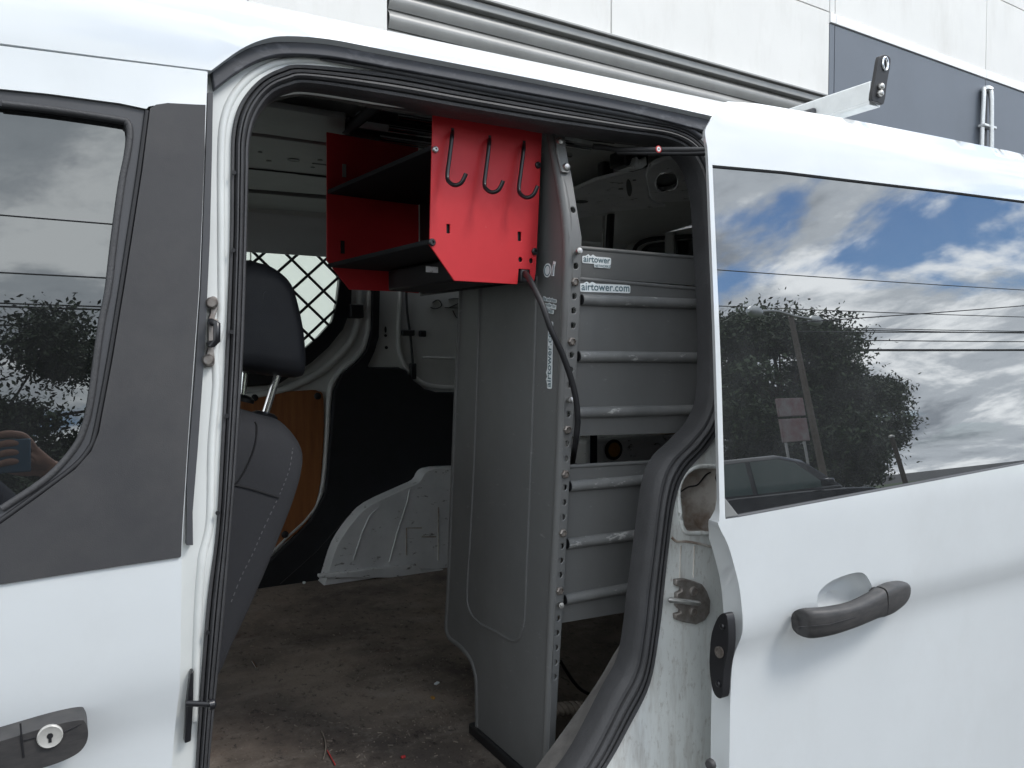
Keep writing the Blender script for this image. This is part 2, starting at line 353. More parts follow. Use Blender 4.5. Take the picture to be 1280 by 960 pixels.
# ============================================================ building behind the van
BY = 5.0
BROT = R(3.1)                                       # the wall runs slightly askew to the van
bld = thing('warehouse_building', 'cream panel warehouse with grey roller door and slate blue band behind the van', 'building', (0, BY, 0))
be = Vector((math.cos(BROT), math.sin(BROT), 0)); bn = Vector((-be.y, be.x, 0)); BP = Vector((0, BY, 0))
def onB(px, py, off=0.0):
    q = onP(px, py, BP + bn * off, bn) - BP; return Vector((q.dot(be), BY + off, q.z))
def bx(px): p = onB(px, 60); return p.x
Xd0, Xj1, Xj2, Xs, Xj3 = bx(485), bx(764), bx(951), bx(1036.5), bx(1168.5)
PW = Xj3 - Xj2
zdoor = onB(790, 52.5).z; zb1 = onB(1158, 60).z; zb0 = onB(1158, 72).z
box('core_wall', ((-14 + 26) / 2, BY + 2.06, 4.5), (40, 4, 9), JOINT, bld)
def panel(name, x0, x1, z0, z1, m, y=BY):
    g = 0.012
    return box(name, ((x0 + x1) / 2, y + 0.03, (z0 + z1) / 2), (x1 - x0 - g, 0.06, z1 - z0 - g), m, bld, 0.004)
# joints of the cream panels march along the wall; the door and the slate band cut them
top0 = zdoor + 0.0; zdoor -= 0.16; zj = onB(1262, 5).z
cuts = sorted([Xj1 + k * PW for k in range(-8, 11)] + [Xd0, Xs])
for a, b in zip(cuts, cuts[1:]):
    if b - a < 0.03: continue
    if b <= Xd0 + 1e-4: rows = [(0.0, 2.4, CLAD), (2.4, top0, CLAD), (top0, zb1, CLAD)]
    elif b <= Xs + 1e-4: rows = [(top0, zb1, CLAD)]
    else: rows = [(0.0, 2.55, CLADD), (2.55, zb0, CLADD)]
    for z0, z1, m in rows + [(zb1, zj, CLAD), (zj, 9.0, CLAD)]:
        panel('slate_panel' if m is CLADD else 'wall_panel', a, b, z0, z1, m)
    if a >= Xs - 1e-4:
        box('band_strip', ((a + b) / 2, BY + 0.018, (zb0 + zb1) / 2), (b - a - 0.006, 0.07, zb1 - zb0 - 0.01), BAND, bld, 0.004)
rd = box('roller_door', ((Xd0 + Xs) / 2, BY + 0.05, zdoor / 2), (Xs - Xd0, 0.02, zdoor), JOINT, bld)
# slats of the roller door: curved strips, shared mesh
hs = 0.17 * 0.9
bm = bmesh.new(); prof = [(0.0, 0.0), (-0.012, 0.018), (-0.03, 0.054), (-0.034, 0.08), (-0.028, 0.108), (-0.006, 0.13), (0.012, 0.144), (0.012, 0.153)]
V = [[bm.verts.new((x, y, z)) for y, z in prof] for x in (Xd0 + 0.01, Xs - 0.01)]
for k in range(len(prof) - 1): bm.faces.new([V[0][k], V[1][k], V[1][k + 1], V[0][k + 1]])
me = bpy.data.meshes.new('slat'); bmesh.ops.recalc_face_normals(bm, faces=bm.faces); bm.to_mesh(me); bm.free(); me.shade_smooth(); me.materials.append(ROLL)
k = 0
while zdoor + 0.05 - (k + 1) * hs > -0.1:
    s = bpy.data.objects.new('slat', me); COL.objects.link(s); s.location = (0, BY + 0.02, zdoor + 0.05 - (k + 1) * hs); s.parent = rd; s.matrix_parent_inverse = world_of(rd).inverted(); k += 1
box('door_head_trim', ((Xd0 + Xs) / 2, BY - 0.005, zdoor + 0.085), (Xs - Xd0, 0.08, 0.07), ROLL, bld, 0.008)
box('door_head_flashing', ((Xd0 + Xs) / 2, BY - 0.02, zdoor + 0.135), (Xs - Xd0, 0.12, 0.02), ROLL, bld, 0.004)
# wall lamp on the slate band
pl = onB(1228, 130); lampx = pl.x; zt = onB(1226, 113).z; zb = onB(1226, 178).z - 0.35
lamp = thing('wall_lamp', 'silver tapered wall lamp with upright ribs on slate cladding', 'wall lamp', (lampx, BY, zb))
box('back_plate', (lampx, BY - 0.02, (zt + zb) / 2), (0.11, 0.05, zt - zb - 0.04), FRAMEP, lamp, 0.01)
for dx, dy in ((-0.115, -0.07), (0.0, -0.13), (0.115, -0.07)):
    tube('rib', crom([(lampx + dx * 1.15, BY + dy, zb), (lampx + dx * 1.1, BY + dy, (zt + zb) / 2), (lampx + dx * 0.75, BY + dy * 0.9, zt - 0.05), (lampx + dx * 0.45, BY + dy * 0.5, zt)], 4), 0.030, ALU, lamp, 8)
zr = onB(1226, 160).z
box('cross_ring', (lampx, BY - 0.075, zr), (0.32, 0.10, 0.04), ALU, lamp, 0.01)
lathe('cap', [(0.085, 0), (0.075, 0.03), (0.04, 0.06), (0, 0.065)], (lampx, BY - 0.06, zt - 0.01), (0, 0, 1), ALU, lamp)

lamp.location = BP + be * lampx + Vector((0, 0, zb)); lamp.rotation_euler = (0, 0, BROT); bld.rotation_euler = (0, 0, BROT)

# ============================================================ the van: shell
van = thing('cargo_van', 'white cargo van with its side door slid open', 'van', (0.6, 0.9, 0))
FLZ = 0.555
# --- roof skin: profile (y, z) as a function of s
RP = [(ys(1.55), 1.55), (ys(1.64), 1.64), (0.069, 1.70), (0.074, 1.745), (0.080, 1.778), (0.098, 1.811), (0.140, 1.834), (0.24, 1.860), (0.45, 1.882), (0.9, 1.893)]
RP = RP + [(1.84 - y, z) for y, z in RP[-2::-1]]
rp = crom([(y, z, 0) for y, z in RP], 8); cum = [0.0]
for a, b in zip(rp, rp[1:]): cum.append(cum[-1] + (b - a).length)
def prof_at(s):
    s = min(max(s, 0), cum[-1])
    for i in range(len(cum) - 1):
        if cum[i + 1] >= s:
            t = (s - cum[i]) / (cum[i + 1] - cum[i]); return rp[i].lerp(rp[i + 1], t)
    return rp[-1]
def s_of_z(z):
    for i in range(len(rp) - 1):
        if rp[i + 1].y >= z: return cum[i] + (cum[i + 1] - cum[i]) * (z - rp[i].y) / (rp[i + 1].y - rp[i].y)
def on_roof(px, py):
    """where a sight line meets the lower flank of the roof skin -> (x, s)"""
    d = ray(px, py); z = 1.75
    for _ in range(40):
        y = prof_at(s_of_z(min(max(z, 1.56), 1.82))).x; p = CAM + d * ((y - CAM.y) / d.y); z = 0.5 * z + 0.5 * p.z
    return (p.x, s_of_z(min(max(z, 1.56), 1.82)))
T0 = [(264, 88), (300, 62), (330, 49), (360, 45), (412, 49), (480, 62), (630, 91), (780, 121), (890, 145)]
T1 = [(268, 112), (300, 88), (330, 73), (360, 68), (412, 71), (480, 83), (630, 111), (780, 139), (874, 162), (890, 167)]
def embRoof(a, b, t):
    p = prof_at(b); q = prof_at(b + 0.01); n = Vector((q.y - p.y, -(q.x - p.x)))
    if n.length < 1e-6: n = Vector((0, -1))
    n.normalize()
    return Vector((a, p.x + n.x * 0.012 * t, p.y + n.y * 0.012 * t))
low = [on_roof(0, 54), on_roof(130, 71), on_roof(258, 87)] + [on_roof(*p) for p in cr2(T0, 4)]
x0, s0 = low[0]; x1, s1 = low[-1]
outl = [(-1.25, s0 - 0.02)] + low + [(2.30, s1), (2.30, cum[-1] - s0), (-1.25, cum[-1] - s0)]
sheet('roof', outl, embRoof, PAINT, van, grid=0.05, bevel=0.003, smooth=40)

# --- front door
FDR = [(259.5, 89.5), (258, 131), (256, 187), (249.5, 360), (236, 544), (229, 660), (227, 697), (225, 862), (217, 960)]
fd_right = xzS(FDR); fd_top = xzS([(0, 57), (130, 73.5), (250, 88), (258, 89)])
zb_ = 0.34
fd = [(-0.95, zb_), (fd_right[-1][0] - 0.02, zb_)] + fd_right[::-1] + fd_top[::-1][1:] + [(-0.50, fd_top[0][1] - 0.02), (-0.80, 1.45), (-0.98, 1.12)]
WF_out = [(0, 111), (60, 117), (150, 129), (183, 136), (186, 133), (209, 129), (257, 131)]          # lower edge of the white header
wfo = xzS(WF_out); trR = xzS([(255.5, 187), (248.5, 360), (235, 544), (227.5, 660), (226, 694)]); trB = xzS([(225, 696), (110, 713), (0, 730)])
hole = wfo + trR + trB + [(-0.86, trB[-1][1] - 0.02), (-0.70, 1.45), (-0.47, wfo[0][1] - 0.01)]
def door_y(off, cz):
    def f(a, b, t):
        y = ys(b) + off
        c = cz(a); d = b - c
        y += 0.015 * (1 - 1 / (1 + math.exp(-d / 0.012))) * (1 if b < 1.08 else 0)
        return Vector((a, y + t * 0.035, b))
    return f
front_door = sheet('front_door', fd, door_y(0.0, lambda x: 0.943), PAINT, van, [hole], grid=0.03, bevel=0.004, smooth=40)
# window frame, glass, pillar trim
GL = [(0, 131), (60, 138), (146, 151), (156, 155), (160, 164), (157, 190), (150, 225), (140, 300), (133, 360), (124, 405), (111, 499), (103, 532), (90, 559), (56, 596), (0, 634)]
gl = xzS(cr2(GL, 3)); glL = [(-0.62, gl[-1][1] - 0.03), (-0.72, 1.2), (-0.62, 1.4), (-0.42, gl[0][1])]
FRo = [(0, 111.5), (60, 117.5), (150, 129.5), (183, 137), (186, 140), (176, 215), (163, 300), (155, 352), (139, 450), (122, 540), (113, 563), (94, 585), (50, 618), (0, 654)]
fr = xzS(FRo); frL = [(-0.74, fr[-1][1] - 0.03), (-0.80, 1.2), (-0.66, 1.45), (-0.46, fr[0][1])]
wf = sheet('window_frame', fr + frL, embS(0.004, 0.03), FRAMEP, front_door, [gl + glL], grid=0.05, bevel=0.004)
sheet('window_glass', gl + [(a, b) for a, b in glL], embS(0.014, 0.005), GLASSF, front_door, smooth=0)
inner = [onS(a + 4, b - 3 if b < 200 else b + 2, -0.0005) for a, b in GL[2:]]
tube('glass_seal', [onS(a + 2.5, b - 1.5 if b < 160 else b + 2, 0.004) for a, b in cr2(GL, 4)], 0.004, SEAL, front_door, 8)
tube('frame_groove', [onS(a - 1.5, b - 1, 0.003) for a, b in cr2(FRo[4:], 4)], 0.0035, BLACK, front_door, 8)
tr_out = [(187.5, 136), (195, 131.5), (209, 129.5), (256, 132)]
tr = xzS(tr_out) + trR + trB + [(-0.85, trB[-1][1] - 0.02)] + xzS([(0, 655.5), (50, 619.5), (94, 586.5), (114, 564), (123.5, 540.5), (140.5, 450), (156.5, 352), (164.5, 300), (177.5, 215)])
sheet('pillar_trim', tr, embS(-0.003, 0.03), TRIM, front_door, grid=0.06, bevel=0.004)
# lower front handle with its key lock
def handle_bm(ctrl, rx, ry, nrm):
    """ctrl: (point, width, depth) along the grip"""
    rows = []; P = crom([c[0] for c in ctrl], 6); Wd = crom([(c[1], c[2], 0) for c in ctrl], 6)
    for i, p in enumerate(P):
        s = nrm.cross((P[-1] - P[0]).normalized()).normalized()
        a, b = Wd[i].x, Wd[i].y
        rows.append([p + s * a * (abs(math.cos(q)) ** 0.6) * (1 if math.cos(q) >= 0 else -1) - nrm * -b * (abs(math.sin(q)) ** 0.6) * (1 if math.sin(q) >= 0 else -1) for q in [2 * math.pi * k / 20 for k in range(21)]])
    bm = loft_bm(rows); bmesh.ops.remove_doubles(bm, verts=bm.verts, dist=1e-5)
    bmesh.ops.holes_fill(bm, edges=[e for e in bm.edges if e.is_boundary]); return bm
nY = Vector((0, -1, 0))
hb = xzS([(-150, 955), (-70, 931), (-4, 912), (60, 893), (98, 885), (106, 889), (109, 902), (105, 916), (92, 928), (60, 941), (-4, 958), (-70, 975), (-145, 996), (-165, 985), (-168, 968)]) ; hb = cr2(hb, 4, True)
fh = sheet('door_handle', hb, embS(-0.034, 0.05), HANDLE, front_door, bevel=0.010, seg=4)
tube('handle_split', [onS(25.5, 904, -0.0345), onS(27, 925, -0.035), onS(29.5, 947, -0.0345)], 0.0009, BLACK, fh, 6)
tube('handle_seam', [onS(29, 926, -0.0345), onS(50, 920, -0.035), onS(78, 916, -0.035), onS(106, 903, -0.033)], 0.0008, BLACK, fh, 6)
pk = onS(62.5, 919.5, -0.034)
lk = lathe('key_lock', [(0.0122, 0), (0.0122, 0.003), (0.0112, 0.0040), (0.0105, 0.0036), (0.0, 0.0036)], pk, (0, -1, 0), LOCK, fh, 24)
box('key_slot', pk + Vector((0, -0.0036, -0.001)), (0.003, 0.001, 0.010), BLACK, lk)
lathe('slot_eye', [(0.003, 0), (0.003, 0.0004), (0, 0.0004)], pk + Vector((0, -0.0036, 0.001)), (0, -1, 0), BLACK, lk, 12)

# --- body side behind the doors, with the big opening
PAIR = [((244, 960), (262, 960)), ((257, 769), (280.5, 769)), ((270, 660), (289, 660)), ((275.6, 562), (297, 562)), ((282, 430), (305, 430)), ((287, 300), (309, 300)),
        ((288, 210), (311, 225)), ((290, 163), (312, 183)), ((300, 129), (320, 150)), ((322, 102), (338, 124)), ((349, 87), (362, 113)), ((379, 82), (390, 111)), ((480, 92), (480, 125)),
        ((574, 109), (574, 141)), ((679, 128), (679, 158)), ((780, 147), (770, 170)), ((850, 161), (832, 179)), ((884, 186), (861, 200)), ((898, 230), (876, 242)), ((904, 324), (882, 324)),
        ((907, 400), (886, 400)), ((906, 480), (885, 488)), ((899, 528), (874, 525)), ((885, 557), (851, 552)), ((856, 591), (829, 574)), ((842, 627), (816, 608)), ((833, 693), (805, 690)),
        ((828, 740), (798, 742)), ((823, 785), (793, 787)), ((811, 853), (785, 830)), ((785, 907), (765, 868)), ((757, 957), (722, 950)), ((718, 1010), (680, 998)), ((660, 1052), (630, 1030)),
        ((500, 1098), (500, 1070)), ((320, 1145), (330, 1110)), ((256, 1128), (285, 1090)), ((240, 1050), (264, 1045))]
OFF = 0.030
S0 = crom([onS(*a, OFF) for a, b in PAIR], 6, True); S1 = crom([onS(*b, OFF + 0.012) for a, b in PAIR], 6, True)
s0in = [(p.x, p.z) for p in S0]
pocket = xzS(cr2([(849, 640), (847, 612), (856, 592), (872, 583), (893, 583), (906, 584), (908, 640), (908, 678), (896, 669), (875, 666), (855, 664)], 3, True), OFF)
ztop = prof_at(s1).y
body = sheet('body_side', [(0.10, 0.34), (2.28, 0.34), (2.28, 1.775), (0.55, 1.775), (0.26, 1.77), (0.20, 1.745), (0.15, 1.70), (0.10, 1.70)], embS(OFF, 0.012), JAMB, van, [s0in, pocket], grid=0.06, smooth=40)
# raised moulding down the front jamb and round the top corner
tube('jamb_moulding', [onS(a, b, OFF + 0.003) for a, b in cr2([(243, 900), (247, 770), (252, 700), (262, 650), (264, 560), (270, 480), (268, 440), (276, 400), (276, 300), (276, 190), (281, 145), (296, 114), (322, 90), (360, 77), (420, 79), (520, 97)], 6)], 0.006, JAMB, body, 10)
tube('gutter_rail', [onS(a, b, OFF - 0.006) for a, b in cr2([(400, 74), (480, 87), (630, 115.5), (780, 143), (850, 157), (876, 172)], 5)], [0.0012 + min(1, i / 9) * 0.0042 for i in range(26)], FRAMEP, body, 10)
rail = xzS(cr2(T0, 4), 0.014) + xzS(cr2(T1, 4), 0.014)[::-1]
sheet('rail_cover', rail, embS(0.014, 0.014), RAIL, van, grid=0.03, bevel=0.003)
strip = xzS([(259.5, 116), (266, 116), (264.5, 200), (262, 300), (256, 430), (247, 560), (240.5, 640), (241, 681), (233, 681), (233.5, 600), (243, 480), (251, 360), (257, 200)], 0.02)
sheet('pillar_rubber', strip, embS(0.018, 0.012), FRAMEP, body, grid=0.05, bevel=0.002)
# door seal: a ribbed hollow section lofted between its outer and inner lines
rows = []
prof = [(0.0, 0.012), (0.0, -0.004), (0.04, -0.006), (0.16, -0.006), (0.18, 0.002), (0.22, 0.002), (0.24, -0.007), (0.32, -0.011), (0.40, -0.011), (0.42, -0.006), (0.45, -0.006), (0.47, -0.012), (0.56, -0.014), (0.66, -0.012), (0.68, -0.007), (0.71, -0.007), (0.73, -0.010), (0.84, -0.010), (0.93, -0.005), (1.0, 0.002), (1.02, 0.03)]
for a, b in zip(S0, S1): rows.append([a.lerp(b, t) + Vector((0, y, 0)) for t, y in prof])
seal = fin('door_seal', loft_bm(rows, True), SEAL, van, 38)
for a, b in [(309, 222), (290, 216), (289, 313), (287, 415), (281, 520), (270, 641), (257, 790)][1:]:
    lathe('seal_clip', [(0.0028, 0), (0.0028, 0.003), (0, 0.003)], onS(a + 2, b, OFF - 0.008), (0, -1, 0), BLACK, seal, 8)
# inner liner of the opening
LIN = [(257, 960), (274, 769), (284, 660), (293, 562), (301, 430), (305, 300), (308, 225), (309, 183), (318, 155), (337, 130), (362, 121), (392, 120), (481, 136), (572, 148), (676, 165), (768, 178),
       (826, 187), (852, 208), (866, 248), (873, 324), (877, 400), (876, 486), (864, 523), (843, 550), (822, 576), (810, 612), (803, 690), (796, 740), (783, 794), (768, 822), (740, 868), (672, 962), (640, 1000), (600, 1020), (500, 1050), (330, 1090), (290, 1070), (262, 1040)]
S2 = crom([onS(*p, OFF + 0.085) for p in LIN], 6, True)
fin('opening_liner', loft_bm([[a + Vector((0, 0.004, 0)), a.lerp(b, 0.5), b, b + Vector((0, 0.006, 0))] for a, b in zip(S1, S2)], True), DUSTY, van, 50)
# grimy pocket behind the rear edge of the opening
pp = xzS([(849, 640), (847, 612), (856, 592), (872, 583), (893, 583), (906, 584), (908, 640), (908, 678), (896, 669), (875, 666), (855, 664)], OFF); pp = cr2(pp, 3, True)
cx = sum(p[0] for p in pp) / len(pp); cz = sum(p[1] for p in pp) / len(pp)
rows = []
for k, (sc, dy) in enumerate(((1.0, 0.004), (0.99, 0.02), (0.93, 0.042), (0.8, 0.052), (0.4, 0.054), (0.02, 0.054))):
    rows.append([Vector((cx + (a - cx) * sc, ys(b) + OFF + dy, cz + (b - cz) * sc)) for a, b in pp + pp[:1]])
pk_o = fin('roller_pocket', loft_bm(rows), MUCK, body, 60)
tube('pocket_lip', [Vector((a, ys(b) + OFF - 0.002, b)) for a, b in pp], 0.004, JAMB, pk_o, 8, closed=True)
lip2 = [onS(a, b, OFF - 0.001) for a, b in cr2([(840, 672), (846, 677), (858, 677), (875, 680), (897, 686)], 4)]
tube('jamb_seam', lip2, 0.0022, MUCK, body, 6)
box('roller_bracket', onS(898, 602, OFF + 0.03), (0.022, 0.03, 0.045), BLACK, pk_o, 0.006)
tube('pocket_wire', [onS(a, b, OFF + 0.035) for a, b in cr2([(849, 616), (860, 609), (872, 606), (882, 594), (890, 590)], 4)], 0.0016, BLACK, pk_o, 6)
for xx in (851, 868):
    tube('drip_streak', [onS(xx, 682, OFF - 0.0008), onS(xx - 1.5, 722, OFF - 0.0008)], 0.0016, MUCK, body, 6, flat=0.3)
# striker plate on the rear jamb
sp_px = [(841, 723), (852, 722), (864, 725), (874, 729), (880, 738), (884, 749), (883, 764), (877, 774), (866, 779), (850, 776), (841, 773), (840, 766), (847, 764), (847, 761), (842, 757), (842, 740), (848, 737), (848, 733), (841, 731)]
stk = sheet('striker_plate', xzS(sp_px, OFF), embS(OFF - 0.009, 0.009), STRIKE, body, bevel=0.002)
for a, b in ((866.5, 739), (866, 765)):
    q = lathe('striker_bolt', [(0.0085, 0), (0.0085, 0.003), (0.0065, 0.004), (0.0065, 0.0015), (0.003, 0.0012), (0, 0.0012)], onS(a, b, OFF - 0.009), (0, -1, 0), STRIKE, stk, 14)
tube('striker_bar', [onS(838, 750, OFF - 0.004), onS(837.5, 750, OFF - 0.026), onS(856, 752, OFF - 0.030), onS(872, 754, OFF - 0.028), onS(873, 754, OFF - 0.006)], 0.0045, ZINC, stk, 10)
# front striker and check peg on the front jamb
fs = sheet('striker_plate', xzS(cr2([(262, 372), (270, 373), (271, 386), (267, 398), (272, 402), (271, 430), (266, 434), (267, 455), (257, 458), (256, 446), (259, 432), (259, 402), (262, 390)], 3, True), OFF), embS(OFF - 0.008, 0.008), STRIKE, body, bevel=0.002)
for a, b in ((265, 379), (260.5, 450)):
    lathe('striker_bolt', [(0.0075, 0), (0.0075, 0.006), (0.005, 0.010), (0, 0.010)], onS(a, b, OFF - 0.008), (-0.2, -1, 0), STRIKE, fs, 14)
tube('striker_loop', [onS(264, 402, OFF - 0.006), onS(266, 403, OFF - 0.028), onS(271, 405, OFF - 0.03), onS(271, 426, OFF - 0.03), onS(265, 430, OFF - 0.028), onS(262, 430, OFF - 0.006)], 0.0045, DARKM, fs, 8)
ck = sheet('check_plate', xzS([(236.5, 836), (240.5, 834), (240, 870), (237, 922), (229, 925), (231, 880)], OFF), embS(OFF - 0.012, 0.012), DARKM, body, bevel=0.002)
tube('check_peg', [onS(233, 879, OFF - 0.02), onS(262, 880.5, OFF - 0.028)], 0.0035, DARKM, ck, 10)
lathe('peg_head', [(0.0065, -0.003), (0.0065, 0.003), (0.004, 0.005), (0, 0.005)], onS(264, 880.5, OFF - 0.028), (1, 0.1, 0), DARKM, ck, 14)

# --- sliding door, pushed back along the outside
DO = -0.10
door_l = [(917, 124), (903, 131), (890, 148), (881.5, 163), (883, 178), (885, 196), (889, 300), (893, 400), (897, 530), (899.5, 640), (898, 656), (910, 681), (919, 712), (925, 739), (929, 780), (928.5, 800), (925, 827), (922.5, 870), (921, 960)]
dl = xzS(cr2(door_l, 3), DO); dtop = xzS([(958, 126), (1070, 144), (1180, 165), (1280, 185)], DO)
slope_end = dtop[-1]
DX1 = 2.02
dout = [(DX1, 0.36)] + [(dl[-1][0] + 0.005, 0.36)] + dl[::-1] + dtop + [(DX1, slope_end[1] - 0.004)]
dwin = [(890, 206), (980, 214), (1070, 225), (1180, 238), (1280, 251)]
wl = xzS([(890.5, 207), (898, 380), (902, 480), (906.5, 645)], DO); wt = xzS(dwin, DO); wb = xzS([(907, 649), (925, 646.5), (1100, 614), (1280, 580)], DO)
WX1 = 1.94
dhole = wl[::-1] + wt + [(WX1, wt[-1][1]), (WX1, wb[-1][1] + 0.004)] + wb[::-1]
bowl_px = cr2([(1022, 756), (1024, 740), (1038, 727), (1060, 718), (1078, 716), (1088, 728), (1092, 746), (1082, 764), (1052, 772), (1030, 768)], 4, True)
bowl = [onS(a, b, DO) for a, b in bowl_px]
bcx = sum(p.x for p in bowl) / len(bowl); bcz = sum(p.z for p in bowl) / len(bowl)
def crease(x): return 0.897 + 0.012 * (x - 0.97)
def sl_emb(a, b, t):
    y = ys(b) + DO
    d = b - crease(a)
    if b < 1.12: y += 0.016 * (1 - 1 / (1 + math.exp(-d / 0.011))) * min(1, max(0, (1.12 - b) / 0.03))
    if b > 1.70: y += (b - 1.70) ** 2 * 1.0 + max(0, b - 1.752) * 0.35
    if t: return Vector((a + (0.006 if a < 1.0 else 0), y + 0.012 + 0.036 * min(1, max(0, (1.12 - b) / 0.06)), b))
    return Vector((a, y, b))
sdoor = sheet('sliding_door', dout, sl_emb, PAINT, van, [dhole, [(p.x, p.z) for p in bowl]], grid=0.022, bevel=0.005, smooth=50, seg=3)
rows = []
for sc, dy in ((1.03, 0.004), (0.985, 0.006), (0.94, 0.012), (0.84, 0.020), (0.66, 0.026), (0.4, 0.029), (0.02, 0.030)):
    rows.append([Vector((bcx + (p.x - bcx) * sc, sl_emb(p.x, p.z, 0).y + dy, bcz + (p.z - bcz) * sc)) for p in bowl + bowl[:1]])
fin('handle_recess', loft_bm(rows), PAINT, sdoor, 70)
glass_out = dhole
sheet('window_glass', [(a, b) for a, b in dhole], embS(DO + 0.006, 0.005), GLASS, sdoor, smooth=0)
wseal = [Vector((a, ys(b) + DO + 0.005, b)) for a, b in wl[::-1] + wt]
tube('window_seal', wseal + [Vector((WX1, ys(wt[-1][1]) + DO + 0.005, wt[-1][1])), Vector((WX1, ys(wb[-1][1]) + DO + 0.005, wb[-1][1]))] + [Vector((a, ys(b) + DO + 0.005, b)) for a, b in wb[::-1]], 0.0035, FRAMEP, sdoor, 8, closed=True)
sheet('window_corner', xzS([(907, 648), (907, 622), (925, 645)], DO), embS(DO + 0.001, 0.006), ROOFG, sdoor, bevel=0.002)
# the grip
g = lambda a, b, o: onS(a, b, DO - o)
grip = fin('door_handle', handle_bm([(g(994, 778, 0.004), 0.006, 0.006), (g(997, 779, 0.012), 0.017, 0.012), (g(1008, 779, 0.026), 0.0235, 0.014), (g(1035, 776, 0.036), 0.0225, 0.014), (g(1065, 768, 0.038), 0.0205, 0.014), (g(1090, 757, 0.032), 0.022, 0.014),
      (g(1100, 752.5, 0.028), 0.025, 0.015)], 1, 1, Vector((0, -1, 0))), HANDLE, sdoor, 50)
cap = fin('handle_cap', handle_bm([(g(1100.8, 752, 0.027), 0.0255, 0.0152), (g(1112, 747, 0.022), 0.026, 0.015), (g(1126, 741, 0.014), 0.021, 0.012), (g(1133, 738, 0.008), 0.013, 0.008), (g(1136, 737, 0.003), 0.003, 0.004)], 1, 1, Vector((0, -1, 0))), HANDLE, grip, 50)
tube('handle_seam', [g(997, 784, 0.0315), g(1035, 781, 0.0505), g(1065, 773, 0.0525), g(1090, 762, 0.047), g(1126, 746, 0.027)], 0.0007, BLACK, grip, 6)
tube('grip_root', [g(1094, 740, 0.02), g(1092, 741, -0.01)], 0.009, HANDLE, grip, 10)
# latch in the leading edge of the door
lx = onS(903, 820, DO).x
lat = fin('door_latch', sheet_bm(yzX(cr2([(906, 766), (911, 770), (913, 790), (912, 812), (907, 838), (905, 868), (900, 872), (893, 862), (889, 835), (889.5, 812), (892, 790), (899, 772)], 3, True), lx + 0.012), embX(lx + 0.008, 0.016)), BLACK, sdoor, 35, 0.003)
q = onX(900, 815, lx + 0.007)
lathe('latch_mouth', [(0.009, 0), (0.009, 0.003), (0.006, 0.003), (0.006, 0.001), (0, 0.001)], q, (-1, 0, 0), STRIKE, lat, 14)
for a, b in ((903, 783), (898, 855)): bolt('latch_screw', onX(a, b, lx + 0.007), (-1, 0, 0), DARKM, lat, 0.005, 0.003)
bolt('edge_buffer', onX(889, 955, lx + 0.005), (-1, -0.2, 0), TRIM, sdoor, 0.009, 0.008)

# ============================================================ the van: inside
WY = 1.82                                           # far wall
flo = box('cargo_floor', (0.55, 0.95, FLZ - 0.02), (3.2, 1.74, 0.04), FLOORM, van)
# far wall with the guarded window; everything on it is read off that plane
fw = xzY([(200, 293), (330, 299), (402, 306), (420, 322), (428, 352), (424, 381), (418, 406), (400, 427), (377, 447), (340, 468), (200, 482)], WY)
far_wall = sheet('far_wall', [(-0.9, FLZ), (2.1, FLZ), (2.1, 1.84), (-0.9, 1.84)], embY(WY, 0.03), INWHITE, van, [fw], grid=0.12)
sheet('far_window_glass', fw, embY(WY + 0.012, 0.005), CLEAR, far_wall, smooth=0)
fwi = xzY([(200, 301), (330, 306), (398, 312), (414, 326), (421, 352), (418, 378), (412, 402), (395, 421), (374, 439), (338, 459), (200, 472)], WY)
fwo = xzY([(190, 282), (330, 289), (405, 295), (428, 314), (437, 350), (436, 387), (426, 412), (408, 434), (387, 453), (346, 480), (190, 492)], WY)
guard = sheet('window_guard', fwo, embY(WY - 0.03, 0.03), DARKM, far_wall, [fwi], bevel=0.004)
c0 = onY(345, 380, WY - 0.02)
def clip_line(p, d, poly):
    ts = []
    for i in range(len(poly)):
        a = Vector(poly[i]); b = Vector(poly[(i + 1) % len(poly)]); e = b - a; den = d.x * e.y - d.y * e.x
        if abs(den) < 1e-9: continue
        w_ = a - p; t = (w_.x * e.y - w_.y * e.x) / den; u = (w_.x * d.y - w_.y * d.x) / den
        if 0 <= u < 1: ts.append(t)
    ts.sort(); return ts
PX, PZ = 0.111, 0.104
for sgn, dy in ((1, 0.0), (-1, 0.006)):
    d = Vector((PX, sgn * PZ)).normalized()
    for k in range(-9, 10):
        p = Vector((c0.x + k * PX, c0.z)); ts = clip_line(p, d, fwi)
        if len(ts) >= 2 and ts[-1] - ts[0] > 0.02:
            a = p + d * (ts[0] - 0.004); b = p + d * (ts[-1] + 0.004)
            tube('mesh_bar', [(a.x, WY - 0.024 + dy, a.y), (b.x, WY - 0.024 + dy, b.y)], 0.0050, DARKM, guard, 6)
for a, b, ww, hh in ((383.5, 286, 0.062, 0.062), (312, 281, 0.05, 0.06), (444.5, 389, 0.05, 0.05)):
    box('guard_bracket', onY(a, b, WY - 0.03), (ww, 0.04, hh), BLACK, guard, 0.005)
def strip_y(name, pts, Y, th, m, par, bev=0.004): return sheet(name, xzY(pts, Y), embY(Y, th), m, par, bevel=bev)
strip_y('lower_rail', [(200, 262), (420, 276), (420, 290), (200, 280)], WY - 0.03, 0.03, INWHITE, far_wall, 0.01)
